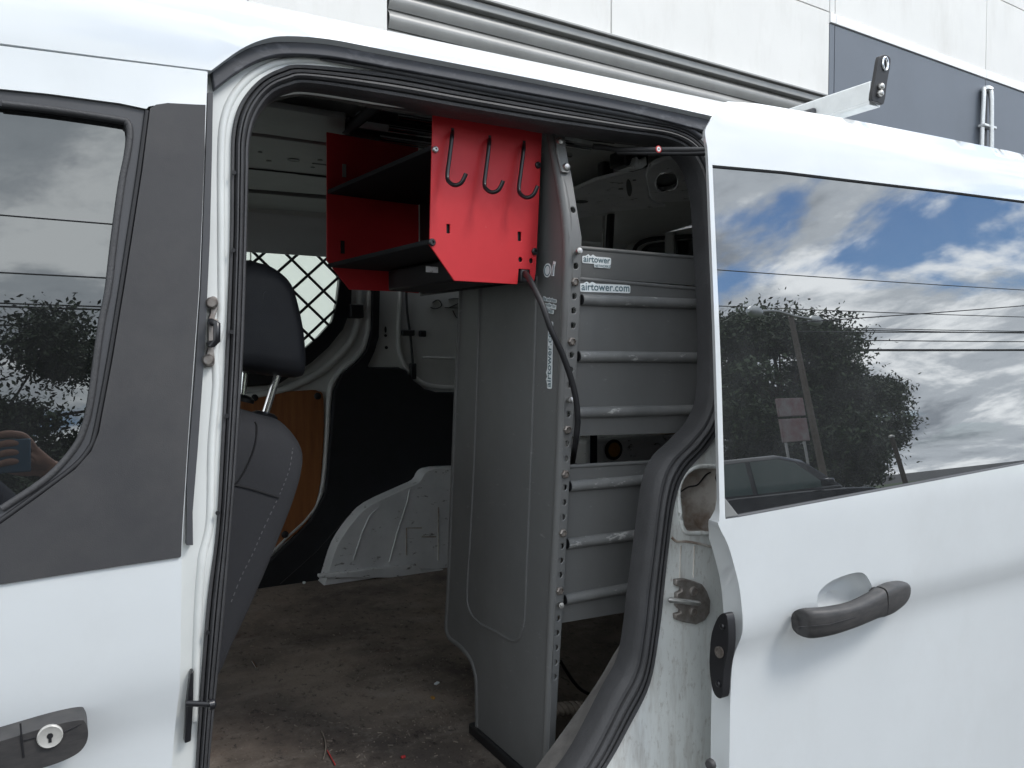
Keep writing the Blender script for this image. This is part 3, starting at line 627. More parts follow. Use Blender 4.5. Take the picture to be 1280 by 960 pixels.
# window surround pressed proud of the wall, plywood panel, screws
tube('window_surround', [onY(a, b, WY - 0.004) for a, b in cr2([(448, 330), (449, 390), (440, 424), (420, 448), (392, 470), (350, 488), (290, 498)], 5)], 0.014, INWHITE, far_wall, 10)
tube('door_pressing', [onY(a, b, WY - 0.004) for a, b in cr2([(462, 365), (459, 420), (446, 446), (424, 466), (412, 490), (408, 550), (401, 615), (384, 646), (358, 671), (318, 710)], 5)], 0.011, INWHITE, far_wall, 10)
wood = sheet('plywood_panel', xzY(cr2([(230, 500), (300, 494), (380, 488), (398, 489), (404.5, 500), (404, 560), (398, 618), (382, 655), (345, 686), (300, 720), (230, 760)], 3, True), WY - 0.012), embY(WY - 0.014, 0.012), WOOD, far_wall, bevel=0.003)
for a, b in ((318, 497), (397, 495), (356, 668)): bolt('panel_clip', onY(a, b, WY - 0.014), (0, -1, 0), BLACK, wood, 0.013, 0.006)
# black trim curve and the carpeted quarter panel
sheet('black_quarter_trim', xzY([(465, 340), (464, 411), (457, 440), (441, 457), (426, 469), (417, 490), (412, 548), (406, 615), (388, 650), (363, 676), (318, 718), (318, 760), (700, 760), (700, 492), (570, 490), (545, 490), (531, 486), (517, 476), (507, 463), (498, 459), (459, 459), (468, 440), (473, 423), (475, 340)], WY - 0.02), embY(WY - 0.026, 0.026), CARPET, far_wall, bevel=0.006)
tube('trim_edge_line', [onY(350, 730, WY - 0.028), onY(395, 690, WY - 0.028), onY(440, 640, WY - 0.028)], 0.0012, TRIM, far_wall, 6)
# wheel arch box
ap = xzY(cr2([(405, 735), (411, 715), (422, 682), (442, 652), (463, 632), (505, 612), (524, 603), (531, 592), (541, 587), (567, 585), (640, 585), (700, 590)], 3), WY - 0.10)
arch = sheet('wheel_arch', ap + [(ap[-1][0], FLZ + 0.001), (ap[0][0], FLZ + 0.001)], embY(WY - 0.10, 0.10), SCUFF, far_wall, bevel=0.012, seg=3)
for pts in ([(442, 700), (452, 668), (462, 645), (474, 634)], [(487, 702), (496, 668), (509, 628), (512, 612)], [(508, 694), (508, 660), (527, 660)], [(548, 700), (548, 634)], [(527, 671), (545, 671)]):
    tube('arch_bead', [onY(a, b, WY - 0.101) for a, b in pts], 0.0028, SCUFF if len(pts) == 4 else MUCK, arch, 6)
sheet('arch_flange', xzY([(398, 718), (520, 705), (526, 712), (640, 712), (640, 722), (398, 722)], WY - 0.115), embY(WY - 0.12, 0.02), SCUFF, arch, bevel=0.003)
# wiring and openings on the white rear quarter
cab = tube('wiring_cable', [onY(a, b, WY - 0.012) for a, b in cr2([(507, 340), (509, 390), (513, 420), (516, 455), (517, 474)], 4)], 0.005, BLACK, far_wall, 8)
for a, b, ww, hh in ((510, 416, 0.05, 0.022), (528, 417, 0.026, 0.024), (516, 464, 0.024, 0.06)): box('cable_clip', onY(a, b, WY - 0.012), (ww, 0.02, hh), BLACK, cab, 0.004)
for a, b, rx, rz in ((482, 412, .004, .012), (482, 419.5, .005, .005), (483, 434.5, .006, .006)):
    p = onY(a, b, WY - 0.002); sheet('hole', circ((p.x, p.z), rx, 12, rz), embY(WY - 0.003, 0.003), BLACK, far_wall)
for pts in ([(540, 378), (548, 375), (552, 382), (544, 386), (538, 384)], [(561, 374), (572, 373), (575, 378), (562, 384)], [(556, 384.5), (590, 385.5)], [(566, 388), (570, 396), (576, 400)]):
    tube('marker_scribble', [onY(a, b, WY - 0.002) for a, b in cr2(pts, 3)], 0.0035, BLACK, far_wall, 6, flat=0.4)
tube('quarter_pressing', [onY(a, b, WY - 0.003) for a, b in cr2([(501, 365), (498, 420), (502, 448), (516, 470), (540, 483), (600, 486)], 4)], 0.010, INWHITE, far_wall, 10)
tube('quarter_bead', [onY(a, b, WY - 0.003) for a, b in cr2([(528, 447), (580, 448), (640, 446)], 4)], 0.005, INWHITE, far_wall, 8)
# rear body corner seen above the trays
RX = 2.10
def zpoly(pts, Z): return [(p.x, p.y) for p in (onZ(a, b, Z) for a, b in pts)]
def embZ(Z, th): return lambda a, b, t: Vector((a, b, Z + t * th))
ZR = 1.808
rwin = yzX(cr2([(793, 345), (795, 318), (801, 308), (815, 303), (850, 300), (905, 298), (905, 345)], 3, True), RX)
rwin = [(min(a, 1.70), b) for a, b in rwin]
rear = sheet('rear_wall', [(0.10, FLZ), (1.80, FLZ), (1.80, 1.84), (0.10, 1.84)], embX(RX, 0.04), INWHITE, van, [rwin], grid=0.2)
sheet('rear_glass', rwin, embX(RX + 0.02, 0.004), GLASSF, rear, smooth=0)
tube('rear_window_arch', [onX(a, b, RX - 0.01) for a, b in cr2([(772, 325), (776, 300), (786, 289), (806, 281), (850, 276), (890, 275)], 5)], 0.02, INWHITE, rear, 10, flat=0.6)
tube('rear_window_bead', [onX(a, b, RX - 0.006) for a, b in cr2([(790, 330), (793, 313), (799, 304.5), (815, 299), (850, 296), (890, 294)], 5)], 0.009, BLACK, rear, 10)
box('window_mullion', onX(838, 316, RX - 0.012), (0.02, 0.05, 0.16), INWHITE, rear, 0.006)
qp = sheet('roof_corner_panel', zpoly([(690, 250), (744, 226), (800, 212), (808, 214), (811, 248), (818, 255), (832, 258), (800, 262), (770, 264), (690, 280)], ZR), embZ(ZR, 0.01), SCUFF, van, bevel=0.003)
sheet('oval_hole', zpoly(cr2([(783, 228), (785, 225), (788, 228), (790, 238), (788, 245), (785, 244), (783, 236)], 3, True), ZR - 0.002), embZ(ZR - 0.002, 0.003), BLACK, qp)
for a, b, r_ in ((776, 236, 0.007), (793, 225, 0.005), (726, 252, 0.022)): lathe('hole', [(r_, 0), (r_, 0.001), (0, 0.001)], onZ(a, b, ZR - 0.0005), (0, 0, -1), BLACK, qp, 12)
hp = zpoly(cr2([(821, 221), (828, 216), (842, 215), (847, 222), (846, 232), (838, 237), (824, 238), (820, 231)], 3, True), ZR - 0.008)
ho = zpoly(cr2([(809, 212), (838, 200), (862, 205), (875, 225), (876, 248), (850, 252), (818, 252), (811, 240)], 3, True), ZR - 0.008)
rc = sheet('roof_reinforcement', ho, embZ(ZR - 0.008, 0.012), SCUFF, van, [hp], bevel=0.003)
sheet('hole_void', [(cx_ * 1.0, cy_) for cx_, cy_ in hp], embZ(ZR + 0.003, 0.002), BLACK, rc)
tube('hole_rim', [Vector((a, b, ZR - 0.009)) for a, b in hp], 0.0028, CHROME, rc, 8, closed=True)
stt = tube('gas_strut', [onX(764, 262, 1.7), onX(760, 335, 1.7)], 0.014, BLACK, van, 10)
tube('strut_rod', [onX(755, 264, 1.69), onX(753, 335, 1.69)], 0.005, ZINC, stt, 8)
box('roof_buckle', onX(757, 214, 1.25), (0.035, 0.03, 0.045), BLACK, van, 0.006)
# underside of the roof: lining, cross bows, long ribs
lining = sheet('roof_lining', [(-0.9, 0.14), (2.1, 0.14), (2.1, 1.74), (-0.9, 1.74)], lambda a, b, t: Vector((a, b, 1.818 + 0.04 * (1 - ((b - 0.93) / 0.8) ** 2) + t * 0.008)), INWHITE, van, grid=0.15)
# pressed roof panel with its holes, seams running the length of the van
def strip_z(name, pts, Z, th, m, par, bev=0.004):
    return sheet(name, [(p.x, p.y) for p in (onZ(a, b, Z) for a, b in pts)], lambda a, b, t: Vector((a, b, Z + t * th)), m, par, bevel=bev)
upz = 1.806
up = strip_z('roof_panel', [(200, 157), (330, 171), (412, 182), (430, 185), (430, 246), (330, 238), (200, 228)], upz, 0.012, ROOFG, lining, 0.004)
strip_z('roof_panel', [(200, 118), (330, 132), (412, 145), (432, 148), (430, 182), (330, 168), (200, 154)], upz, 0.012, ROOFG, lining, 0.004)
strip_z('roof_panel', [(200, 233), (330, 242), (430, 251), (430, 268), (330, 262), (200, 255)], upz - 0.004, 0.012, ROOFG, lining, 0.004)
strip_z('seam_gap', [(200, 226), (330, 236), (430, 244), (430, 253), (330, 244), (200, 235)], upz + 0.014, 0.003, BLACK, lining, 0.0)
strip_z('seam_gap', [(200, 152), (330, 166), (430, 180), (430, 187), (330, 173), (200, 159)], upz + 0.014, 0.003, BLACK, lining, 0.0)
tube('panel_bead', [onZ(200, 200, upz), onZ(330, 212, upz), onZ(425, 222, upz)], 0.003, BLACK, up, 6)
for a, b, r_ in ((325, 190, .005), (336, 201, .006), (400, 200, .006), (391, 209, .005), (367, 200, .014)):
    lathe('hole', [(r_, 0), (r_, 0.001), (0, 0.001)], onZ(a, b, upz - 0.0005), (0, 0, -1), BLACK, up, 14)
box('header_trim', (0.6, 0.19, 1.778), (2.9, 0.10, 0.045), HEADL, van, 0.012)
tube('header_flange', [onS(a, b, 0.062) for a, b in cr2([(345, 121), (375, 114.5), (420, 119), (480, 129.5), (545, 139)], 4)], [0.0005 + 0.0042 * math.sin(math.pi * i / 16) for i in range(17)], JAMB, van, 8)
for k in range(6):
    tube('roof_rib', [(0.53, 0.30 + 0.13 * k, 1.825), (0.98, 0.30 + 0.13 * k, 1.825)], 0.030, PAINT, lining, 10, flat=0.5)
    tube('rib_groove', [(0.53, 0.365 + 0.13 * k, 1.826), (0.98, 0.365 + 0.13 * k, 1.826)], 0.022, BLACK, lining, 8)
for k in range(5):  # added chrome rods standing in for the bright highlights on the roof ribs
    tube('highlight_rod', [(0.54 + 0.01 * k, 0.27 + 0.075 * k, 1.797), (1.0, 0.27 + 0.075 * k, 1.797)], 0.006, CHROME, lining, 10)
box('cross_bow', (0.52, 0.38, 1.812), (0.022, 0.46, 0.02), HEADL, lining, 0.01)
# door arm with its small round warning label, roller and white clip
arm = tube('door_arm', [onS(741, 183, 0.12), onS(757, 184.5, 0.11), onS(772, 187.5, 0.09), onS(800, 187.5, 0.06), onS(860, 187.5, 0.0), onS(905, 188, -0.03)], 0.0068, TRIM, van, 10, flat=0.75)
tube('arm_edge', [onS(772, 191, 0.09), onS(800, 191.5, 0.06), onS(860, 192, 0.0), onS(900, 192, -0.03)], 0.0042, BLACK, arm, 8)
ar = onS(823, 186.5, 0.028)
lb = lathe('warning_label', [(0.0062, 0), (0.0062, 0.0006), (0, 0.0006)], ar, (0, -1, 0), REDINK, arm, 18)
lathe('label_face', [(0.0042, 0), (0.0042, 0.0005), (0, 0.0005)], ar + Vector((0, -0.0006, 0)), (0, -1, 0), STICK, lb, 18)
box('label_mark', ar + Vector((0, -0.0014, 0)), (0.0035, 0.0006, 0.0012), BLACK, lb)
tube('arm_pin', [onS(717, 170, 0.16), onS(742, 175, 0.16), onS(768, 178, 0.15)], 0.003, DARKM, arm, 8)
wc = sheet('white_clip', xzS([(796, 195), (799, 199), (803, 199), (808, 195), (809, 206), (804, 210), (790, 211), (782, 210), (794, 206)], 0.16), embS(0.16, 0.03), JAMB, van, bevel=0.002)
box('arm_carriage', onS(786, 201, 0.2), (0.06, 0.05, 0.03), BLACK, van, 0.004)
# front cabin closing panels
box('dash_panel', (-0.85, 0.93, 0.78), (0.3, 1.7, 0.5), TRIM, van, 0.05)
box('sill_panel', (0.60, 0.075, 0.44), (3.3, 0.06, 0.2), JAMB, van, 0.01)
box('rear_closing_panel', (2.24, 0.92, 1.05), (0.05, 1.76, 1.4), PAINT, van, 0.02)
box('far_outer_skin', (0.55, 1.90, 0.66), (3.4, 0.05, 0.64), PAINT, van, 0.02)
bm = bmesh.new(); bm.faces.new([bm.verts.new(p) for p in ((-1.24, 0.15, 1.74), (-1.24, 1.69, 1.74), (-1.9, 1.75, 1.05), (-1.9, 0.09, 1.05))]); fin('windscreen', bm, CLEAR, van, 0)
sheet('bonnet', [(-2.5, 0.08), (-1.88, 0.05), (-1.88, 1.79), (-2.5, 1.76)], lambda a, b, t: Vector((a, b, 0.82 + (a + 2.5) * 0.36 - t * 0.03)), PAINT, van, grid=0.2, bevel=0.01)
sheet('front_wing', [(-2.5, 0.4), (-0.985, 0.4), (-0.985, 1.08), (-1.9, 1.03), (-2.5, 0.80)], embY(0.0, 0.05), PAINT, van, [circ((-1.75, 0.32), 0.36, 20)] if False else (), grid=0.2, bevel=0.01)

# ============================================================ grey shelving unit
SX = 0.75
unit = thing('shelving_unit', 'grey steel van shelving unit with perforated post and ribbed tray backs', 'shelving unit', (SX + 0.4, 0.38, FLZ))
corner = [(684, 150), (698, 216), (709, 297), (706.5, 400), (702.5, 500), (700, 570), (696, 660), (691, 750), (686.5, 860), (684, 930), (681, 990)]
right = [(695, 150), (712, 216), (725, 297), (722, 400), (716, 500), (711, 570), (707, 660), (702, 750), (695.5, 860), (692, 930), (689, 990)]
cpts = [onX(*p, SX) for p in corner]
def yn(z):
    for a, b in zip(cpts, cpts[1:]):
        if a.z >= z >= b.z: return a.y + (b.y - a.y) * (a.z - z) / (a.z - b.z)
    return cpts[0].y if z > cpts[0].z else cpts[-1].y
def onU(px, py, off=0.0):
    d = ray(px, py); z = 1.2
    for _ in range(40):
        p = CAM + d * ((yn(z) + off - CAM.y) / d.y); z = 0.5 * z + 0.5 * p.z
    return p
def xzU(pts, off=0.0): return [(p.x, p.z) for p in (onU(a, b, off) for a, b in pts)]
def embU(off, th): return lambda a, b, t: Vector((a, yn(b) + off + t * th, b))
left = [(592, 932), (596, 925), (595.5, 860), (594, 843), (588, 824), (575, 808), (563, 799), (558.5, 790), (557.5, 778), (560, 737), (563, 660), (566, 584), (570, 480), (574, 400), (577, 340), (582, 240), (586, 160)]
lft = cr2(left[1:], 3)
ep = yzX(corner, SX) + [onX(644, 962, SX).yz[:]] + yzX([left[0]], SX) + yzX(lft, SX)
ep = [(a, max(b, FLZ + 0.003)) for a, b in ep]
endp = sheet('end_panel', ep, embX(SX, 0.003), GREY, unit, grid=0.05)
tube('rolled_edge', [onX(a, b, SX) + Vector((0.004, 0, 0)) for a, b in lft], 0.0075, GREY, endp, 10)
gr = cr2([(600, 345), (597, 450), (593, 570), (588, 670), (584, 738), (586, 760), (597, 777), (620, 790), (638, 800), (648, 799), (653, 788), (656, 770), (660, 670), (664, 570), (668, 450), (671, 345)], 4)
tube('panel_bead', [onX(a, b, SX) for a, b in gr], 0.0032, GREY, endp, 8)
tube('corner_bend', [p + Vector((0.004, 0.004, 0)) for p in crom(cpts, 4)], 0.0095, GREY, endp, 12)
ft = [onX(592, 934, SX), onX(646, 963, SX)]
box('rubber_foot', ((SX + 0.01), (ft[0].y + cpts[-1].y) / 2, FLZ + 0.010), (0.035, ft[0].y - cpts[-1].y + 0.02, 0.024), BLACK, unit, 0.004)
HOLES = [(714, 263), (717.5, 333), (715.6, 370.6), (714.6, 388.5), (714, 407), (712, 444), (711, 462.5), (709.6, 481), (708, 517.4), (706, 554.5), (705, 573), (703.6, 609), (702.8, 627.5), (701.4, 646), (700, 682), (699, 700), (698, 718), (695, 772), (694, 790), (692.7, 808.6), (691.8, 827), (691, 845)]
BOLTS = [(718, 352.5), (714, 427), (708.7, 537), (706, 592.5), (703, 666), (699, 738)]
hl = [circ(xzU([p])[0], 0.0052, 10) for p in HOLES]
fl = [(p.x, p.z) for p in cpts] + [(p.x, p.z) for p in (onY(a, b, yn(onX(*c, SX).z)) for (a, b), c in zip(right, corner))][::-1]
post = sheet('post_flange', fl, embU(-0.006, 0.003), GREY, unit, hl, bevel=0.0012)
for p in HOLES: lathe('hole_shadow_plug', [(0.0062, 0), (0.0062, 0.002), (0, 0.002)], onU(*p) + Vector((0, 0.0035, 0)), (0, 1, 0), BLACK, post, 10)
for p in BOLTS: lathe('hex_bolt', [(0.0075, 0), (0.0075, 0.004), (0.0055, 0.006), (0.0055, 0.003), (0, 0.003)], onU(*p, -0.006), (0, -1, 0), STRIKE, post, 6)
for a, b in ((720.6, 315.6), (710, 500.5), (698, 755)): lathe('screw', [(0.004, 0), (0.004, 0.010), (0.006, 0.011), (0.005, 0.015), (0, 0.016)], onU(a, b, -0.006), (-0.2, -1, 0.1), ZINC, post, 10)
# top fixing plate
tp = sheet('fixing_plate', xzU([(694, 163), (706, 164), (708, 185), (713, 213), (712, 216), (702, 215), (696, 190)], -0.012), embU(-0.012, 0.004), GREYB, post, bevel=0.002)
for a, b in ((699.5, 177), (707.5, 209)): bolt('plate_bolt', onU(a, b, -0.012), (0, -1, 0), ZINC, tp, 0.007, 0.006)
# trays, seen from their ribbed backs
def lineU(p, q, off, x1=1.72):
    a, b = onU(*p, off), onU(*q, off); k = (x1 - a.x) / (b.x - a.x); return a, a + (b - a) * k
def tray(name, top, bot, off, ribs, label=None):
    a0, a1 = lineU(*top, off); b0, b1 = lineU(*bot, off)
    o = sheet(name, [(a0.x, a0.z), (a1.x, a1.z), (b1.x, b1.z), (b0.x, b0.z)], embU(off, 0.002), GREY, unit, grid=0.08, label=label)
    tube('top_hem', [a0 + Vector((0, 0.002, -0.002)), a1 + Vector((0, 0.002, -0.002))], 0.004, GREY, o, 8)
    for p, q in ribs:
        c0_, c1_ = lineU(p, q, off - 0.001)
        tube('stiffening_rib', [c0_ + Vector((0.006, 0, 0)), c1_], 0.0098, GREYB, o, 14)
        lathe('rib_end', [(0.0085, 0), (0.0085, 0.001), (0, 0.001)], c0_ + Vector((0.0058, -0.001, 0)), (-1, 0, 0), BLACK, o, 12)
    z = (b0.z + b1.z) / 2
    box('tray_floor', ((a0.x + 1.72) / 2 + 0.01, (yn(z) + 0.42) / 2 + 0.2 * 0 + off / 2, b0.z + 0.012), (1.72 - a0.x - 0.02, 0.42 - yn(z) - off, 0.004), GREY, o)
    return o
trayA = tray('tray_back', ((722, 308), (880, 322)), ((722, 346), (883, 358)), 0.028, [])
trayB = tray('tray_back', ((722, 347), (883, 361)), ((712, 545), (858, 541)), 0.004, [((723, 374.5), (884, 380.5)), ((719, 445.5), (885, 447)), ((716, 516), (882, 512))])
trayC = tray('tray_back', ((709, 582), (825, 576)), ((700, 779), (790, 764)), 0.004, [((708, 608), (817, 599)), ((705, 680), (807, 667)), ((702, 750), (796, 733))])
# far uprights of the unit
box('rear_end_panel', (1.725, 0.36, 1.05), (0.004, 0.40, 0.9), GREY, unit)
# printed die-cut stickers
def sticker(s, p0, p1, onf, nrm, name, sub=None, pad=0.16):
    """die-cut sticker: white backing that follows the tops of the letters, printed lettering on it"""
    a, b = onf(*p0), onf(*p1); ex = (b - a); wdt = ex.length; ex.normalize(); nz = Vector(nrm).normalized(); ey = nz.cross(ex).normalized(); nz = ex.cross(ey)
    WID = {'i': .24, 'r': .36, 't': .36, 'l': .24, 'f': .32, 'w': .78, 'm': .86, '.': .28, ' ': .28, 'W': .95, 'N': .75}
    ws_ = [WID.get(c, .58 if c.islower() else .66) for c in s]; k = wdt / sum(ws_); xh, asc = 0.52 * k, 0.74 * k; pd = pad * k * 1.1
    dsc_ = -0.20 * k if any(c in 'gp' for c in s) else 0.0
    top = []; x = 0.0; tt = []
    for c, w_ in zip(s, ws_):
        tt.append((x + w_ * k / 2, asc if (c in 'itlbdhkf' or c.isupper()) else xh)); x += w_ * k
    out = [(-pd, 0.1 * k), (-pd * 0.75, -pd * 0.75 + dsc_), (0, -pd + dsc_), (wdt, -pd + dsc_), (wdt + pd * 0.75, -pd * 0.75 + dsc_), (wdt + pd, 0.1 * k), (wdt + pd, tt[-1][1]), (wdt + pd * 0.6, tt[-1][1] + pd * 0.8)]
    out += [(q[0], q[1] + pd) for q in tt[::-1]] + [(-pd * 0.6, tt[0][1] + pd * 0.8), (-pd, tt[0][1])]
    base = fin(name, sheet_bm(out, lambda u, v, t: a + ex * u + ey * v + nz * (0.0008 - 0.0006 * t)), STICK, sub or unit, 0)
    text_obj(s, a, ex, nrm, wdt, INK, base, 'lettering', offset=0.012, lift=0.0014); return base
n_u = Vector((0, -1, 0.0))
st1 = sticker('airtower', (729, 327), (762, 329.5), lambda a, b: onU(a, b, 0.028), n_u, 'logo_sticker', trayA)
sticker('NETWORKS', (743, 333.5), (762, 334.8), lambda a, b: onU(a, b, 0.0272), n_u, 'logo_sticker', trayA)
sticker('airtower.com', (726.5, 362.5), (786, 364.5), lambda a, b: onU(a, b, 0.004), n_u, 'web_address_sticker', trayB)
n_x = Vector((-1, 0, 0)); eX = lambda a, b: onX(a, b, SX - 0.001)
sticker('airtower.com', (689, 484), (690.5, 404), eX, n_x, 'web_address_sticker', endp)
sticker('the wireless', (679.5, 375), (695.5, 378), eX, n_x, 'slogan_sticker', endp)
eX2 = lambda a, b: onX(a, b, SX - 0.0014); eX3 = lambda a, b: onX(a, b, SX - 0.0018)
sticker('provider for', (680, 382), (695, 385), eX2, n_x, 'slogan_sticker', endp)
sticker('buildings.', (681, 388.5), (692, 391), eX3, n_x, 'slogan_sticker', endp)
# round emblem: ring-shaped letter a with its tall stroke
ec = onX(685, 338, SX)
em = lathe('emblem_sticker', [(0.0125, 0), (0.0125, 0.0006), (0, 0.0006)], ec + Vector((-0.0008, 0, 0)), n_x, STICK, endp, 24)
em.scale = (1, 1, 1)
tube('emblem_ring', [ec + Vector((-0.0014, 0.0090 * math.cos(q / 24 * 2 * math.pi), 0.0090 * math.sin(q / 24 * 2 * math.pi))) for q in range(24)], 0.0009, INK, em, 6, closed=True)
tube('emblem_stroke', [onX(691, 345, SX - 0.0015), onX(691.5, 335, SX - 0.0015), onX(693.3, 327, SX - 0.0015)], 0.0042, STICK, em, 8, flat=0.3)
tube('emblem_line', [onX(691, 344, SX - 0.003), onX(691.5, 335, SX - 0.003), onX(692.5, 330, SX - 0.003)], 0.0008, INK, em, 6)

# things kept on the trays and on the floor behind the unit
bxp = onY(775, 561, 0.62)
tb = thing('tool_case', 'pale grey case with a round ochre disc seen between the tray backs', 'case', (bxp.x, 0.66, trayC.bound_box[0][2]))
zt0 = onY(775, 600, 0.62).z; zt1 = onY(775, 547, 0.62).z
box('case_body', (bxp.x + 0.05, 0.70, (zt0 + zt1) / 2), (0.30, 0.16, zt1 - zt0), SCUFF, tb, 0.012)
dsc = lathe('round_disc', [(0.026, 0), (0.026, 0.004), (0.019, 0.005), (0.019, 0.003), (0, 0.003)], onY(766.5, 562, 0.618), (0, -1, 0), BLACK, tb, 20)
lathe('disc_face', [(0.0188, 0), (0.0188, 0.0045), (0, 0.0045)], onY(766.5, 562, 0.618), (0, -1, 0), YELLOW, dsc, 20)
box('navy_strip', onY(742, 565, 0.617), (0.02, 0.002, 0.12), SHIRT, tb)
kb = box('cardboard_box', onY(832, 570, 0.64) + Vector((0.05, 0.06, 0)), (0.13, 0.14, 0.16), CARD, None, 0.004)
tag(kb, 'brown cardboard box at the right end of the gap between trays', 'box')
rp_ = []
for k in range(2):
    rp_.append([onY(686 + 46 * i / 40, 889 - 4 * math.sin(i / 40 * 2.2), 0.30) + Vector((0, 0.008 * math.cos(i * 0.55 + k * math.pi), 0.008 * math.sin(i * 0.55 + k * math.pi))) for i in range(41)])
rope = thing('rope', 'frayed twisted rope end lying low behind the grey post', 'rope', rp_[0][20])
for r_ in rp_: tube('strand', r_, 0.0065, ROPE, rope, 8)
hc = tube('loose_cable', [onY(a, b, 0.45) for a, b in cr2([(700, 826), (712, 845), (722, 858), (733, 866), (752, 874)], 5)], 0.004, DARKM)
tag(hc, 'thin black loose cable hanging in the dark under the lowest tray', 'cable')

# ============================================================ red rack with hooks
e1 = Vector((math.sin(R(84.2)), math.cos(R(84.2)), 0)); e2 = Vector((-e1.y, e1.x, 0)); e3 = Vector((0, 0, 1))
DN, DF = 1.115, 1.535
PN, PF = CAM + e2 * DN, CAM + e2 * DF
rack = thing('red_rack', 'red metal shelf rack with three black hooks hung inside the door opening', 'rack', CAM + e2 * 1.4 + e1 * 0.7 + Vector((0, 0, 0.1)))
def ab(px, py, P): q = onP(px, py, P, e2) - P; return (q.dot(e1), q.z)
def embP(P, th): return lambda a, b, t: P + e1 * a + e3 * b + e2 * (t * th)
nearp = [ab(*p, PN) for p in [(541.5, 128), (537, 306), (568, 351), (647, 355.5), (648.5, 336), (662.5, 337), (663, 354), (668, 351), (670, 338), (678.5, 150)]]
slots = [[ab(x + dx, y + dy, PN) for dx, dy in ((-2.2, -6), (2.2, -5.6), (2.2, 6), (-2.2, 5.6))] for x, y in ((560.5, 286), (649.5, 295.5))]
holes_n = [circ(ab(x, y, PN), 0.0045, 10) for x, y in ((650.6, 324.5), (664, 326))]
np_ = sheet('side_plate', nearp, embP(PN, 0.003), RED, rack, slots + holes_n, bevel=0.001, label='brightly lit red plate carrying the hooks')
for x, y in ((650.6, 324.5), (664, 326), (560.5, 286), (649.5, 295.5)):
    c = ab(x, y, PN); p = PN + e1 * c[0] + e3 * c[1] + e2 * 0.006
    box('dark_backing', p, (0.016, 0.002, 0.022), BLACK, np_, rot=Matrix((e1, e2, e3)).transposed())
nl = ab(537, 306, PN)[0]; nr = ab(670, 338, PN)[0]; nb = ab(600, 353, PN)[1]; nt_ = 0.36
fpx = [(408.5, 165), (408.5, 326), (437, 362), (503, 364.5)]
fa = [ab(*p, PF) for p in fpx]
farp = [fa[0], fa[1], fa[2], fa[3], (nr, fa[3][1] - 0.002), (nr, fa[0][1] + 0.0)]
fp_ = sheet('side_plate', farp, embP(PF, 0.003), RED, rack, bevel=0.001, label='shaded red plate at the far end')
for x, y, m in ((430, 213.5, ALU), (428, 309, BLACK)):
    c = ab(x, y, PF); box('slot', PF + e1 * c[0] + e3 * c[1] - e2 * 0.001, (0.008, 0.002, 0.026), m, fp_, rot=Matrix((e1, e2, e3)).transposed())
# shelves between the plates
def shelf(py_near, px_near, name):
    z = ab(px_near, py_near, PN)[1]; zf = z
    rt = Matrix((e1, e2, e3)).transposed()
    s = box(name, PN + e2 * (DF - DN) / 2 + e1 * (nl + nr) / 2 + e3 * z, (nr - nl - 0.006, DF - DN - 0.006, 0.003), MATTE, rack, rot=rt)
    box('shelf_lip', PN + e2 * (DF - DN) / 2 + e1 * (nl + 0.004) + e3 * (z + 0.003), (0.003, DF - DN - 0.006, 0.006), MATTE, s, rot=rt)
    return s
shelf(187, 543, 'shelf'); sh2 = shelf(303, 539, 'shelf')
zz = ab(539, 303, PN)[1]
rt = Matrix((e1, e2, e3)).transposed()
dev = thing('network_box', 'black electronics box hanging under the lower red rack shelf', 'box', PN + e1 * (nr - 0.07) + e2 * 0.22 + e3 * (zz - 0.03))
box('housing', PN + e1 * (nr - 0.052) + e2 * 0.24 + e3 * (zz - 0.026), (0.095, 0.26, 0.042), BLACK, dev, 0.004, rot=rt)
pp_ = onP(540, 337, PN + e2 * 0.108, e2)
box('rating_label', pp_, (0.024, 0.001, 0.010), SCUFF, dev, rot=rt)
# the plate on the right-hand back of the rack: dark
box('back_plate', PN + e1 * (nr + 0.002) + e2 * (DF - DN) / 2 + e3 * ((zz + 0.30) / 2), (0.003, DF - DN - 0.008, 0.30 - zz + 0.1), DARKM, rack, rot=rt)
for x, y, r_ in ((543.5, 187, 0.0052), (539.5, 303, 0.0062), (672, 206.5, 0.006), (667.8, 314.5, 0.0062)):
    q = lathe('bolt', [(r_, 0), (r_, 0.003), (r_ * 0.7, 0.0045), (r_ * 0.45, 0.0045), (r_ * 0.45, 0.002), (0, 0.002)], onP(x, y, PN - e2 * 0.0003, e2), -e2, ZINC if y == 187 else DARKM, np_, 12)
for dx, dy in ((0, 0), (46.5, 9), (89.5, 15.5)):
    base = [(565.5, 165, 0.002), (565, 170, -0.012), (564, 180, -0.014), (561.5, 200, -0.015), (559, 221, -0.018), (562, 228, -0.026), (569, 231.5, -0.036), (577, 228, -0.045), (582.5, 217, -0.050)]
    hk = tube('hook', [onP(a + dx, b + dy, PN + e2 * o, e2) for a, b, o in [(v.x, v.y, v.z) for v in crom(base, 4)]], 0.0034, DARKM, np_, 10)
    c = ab(565.5 + dx, 166.5 + dy, PN); box('hook_slot', PN + e1 * c[0] + e3 * c[1] - e2 * 0.0007, (0.005, 0.001, 0.016), BLACK, hk, rot=rt)
glp = ab(655.5, 345, PN)
gland = box('cable_gland', PN + e1 * glp[0] + e3 * glp[1] + e2 * 0.012, (0.018, 0.03, 0.022), BLACK, rack, 0.003, rot=rt)
cw = [(655, 341, 0.195), (660, 346, 0.165), (665, 355, 0.145), (678, 381.5, 0.118), (689, 412.5, 0.108), (703, 443, 0.108), (714, 474, 0.110), (720.5, 502.5, 0.112), (722, 528, 0.118), (719, 556, 0.14), (714, 585, 0.24), (708, 610, 0.30)]
pc = tube('power_cable', [onY(v.x, v.y, v.z) for v in crom(cw, 5)], 0.0052, BLACK, None, 10)
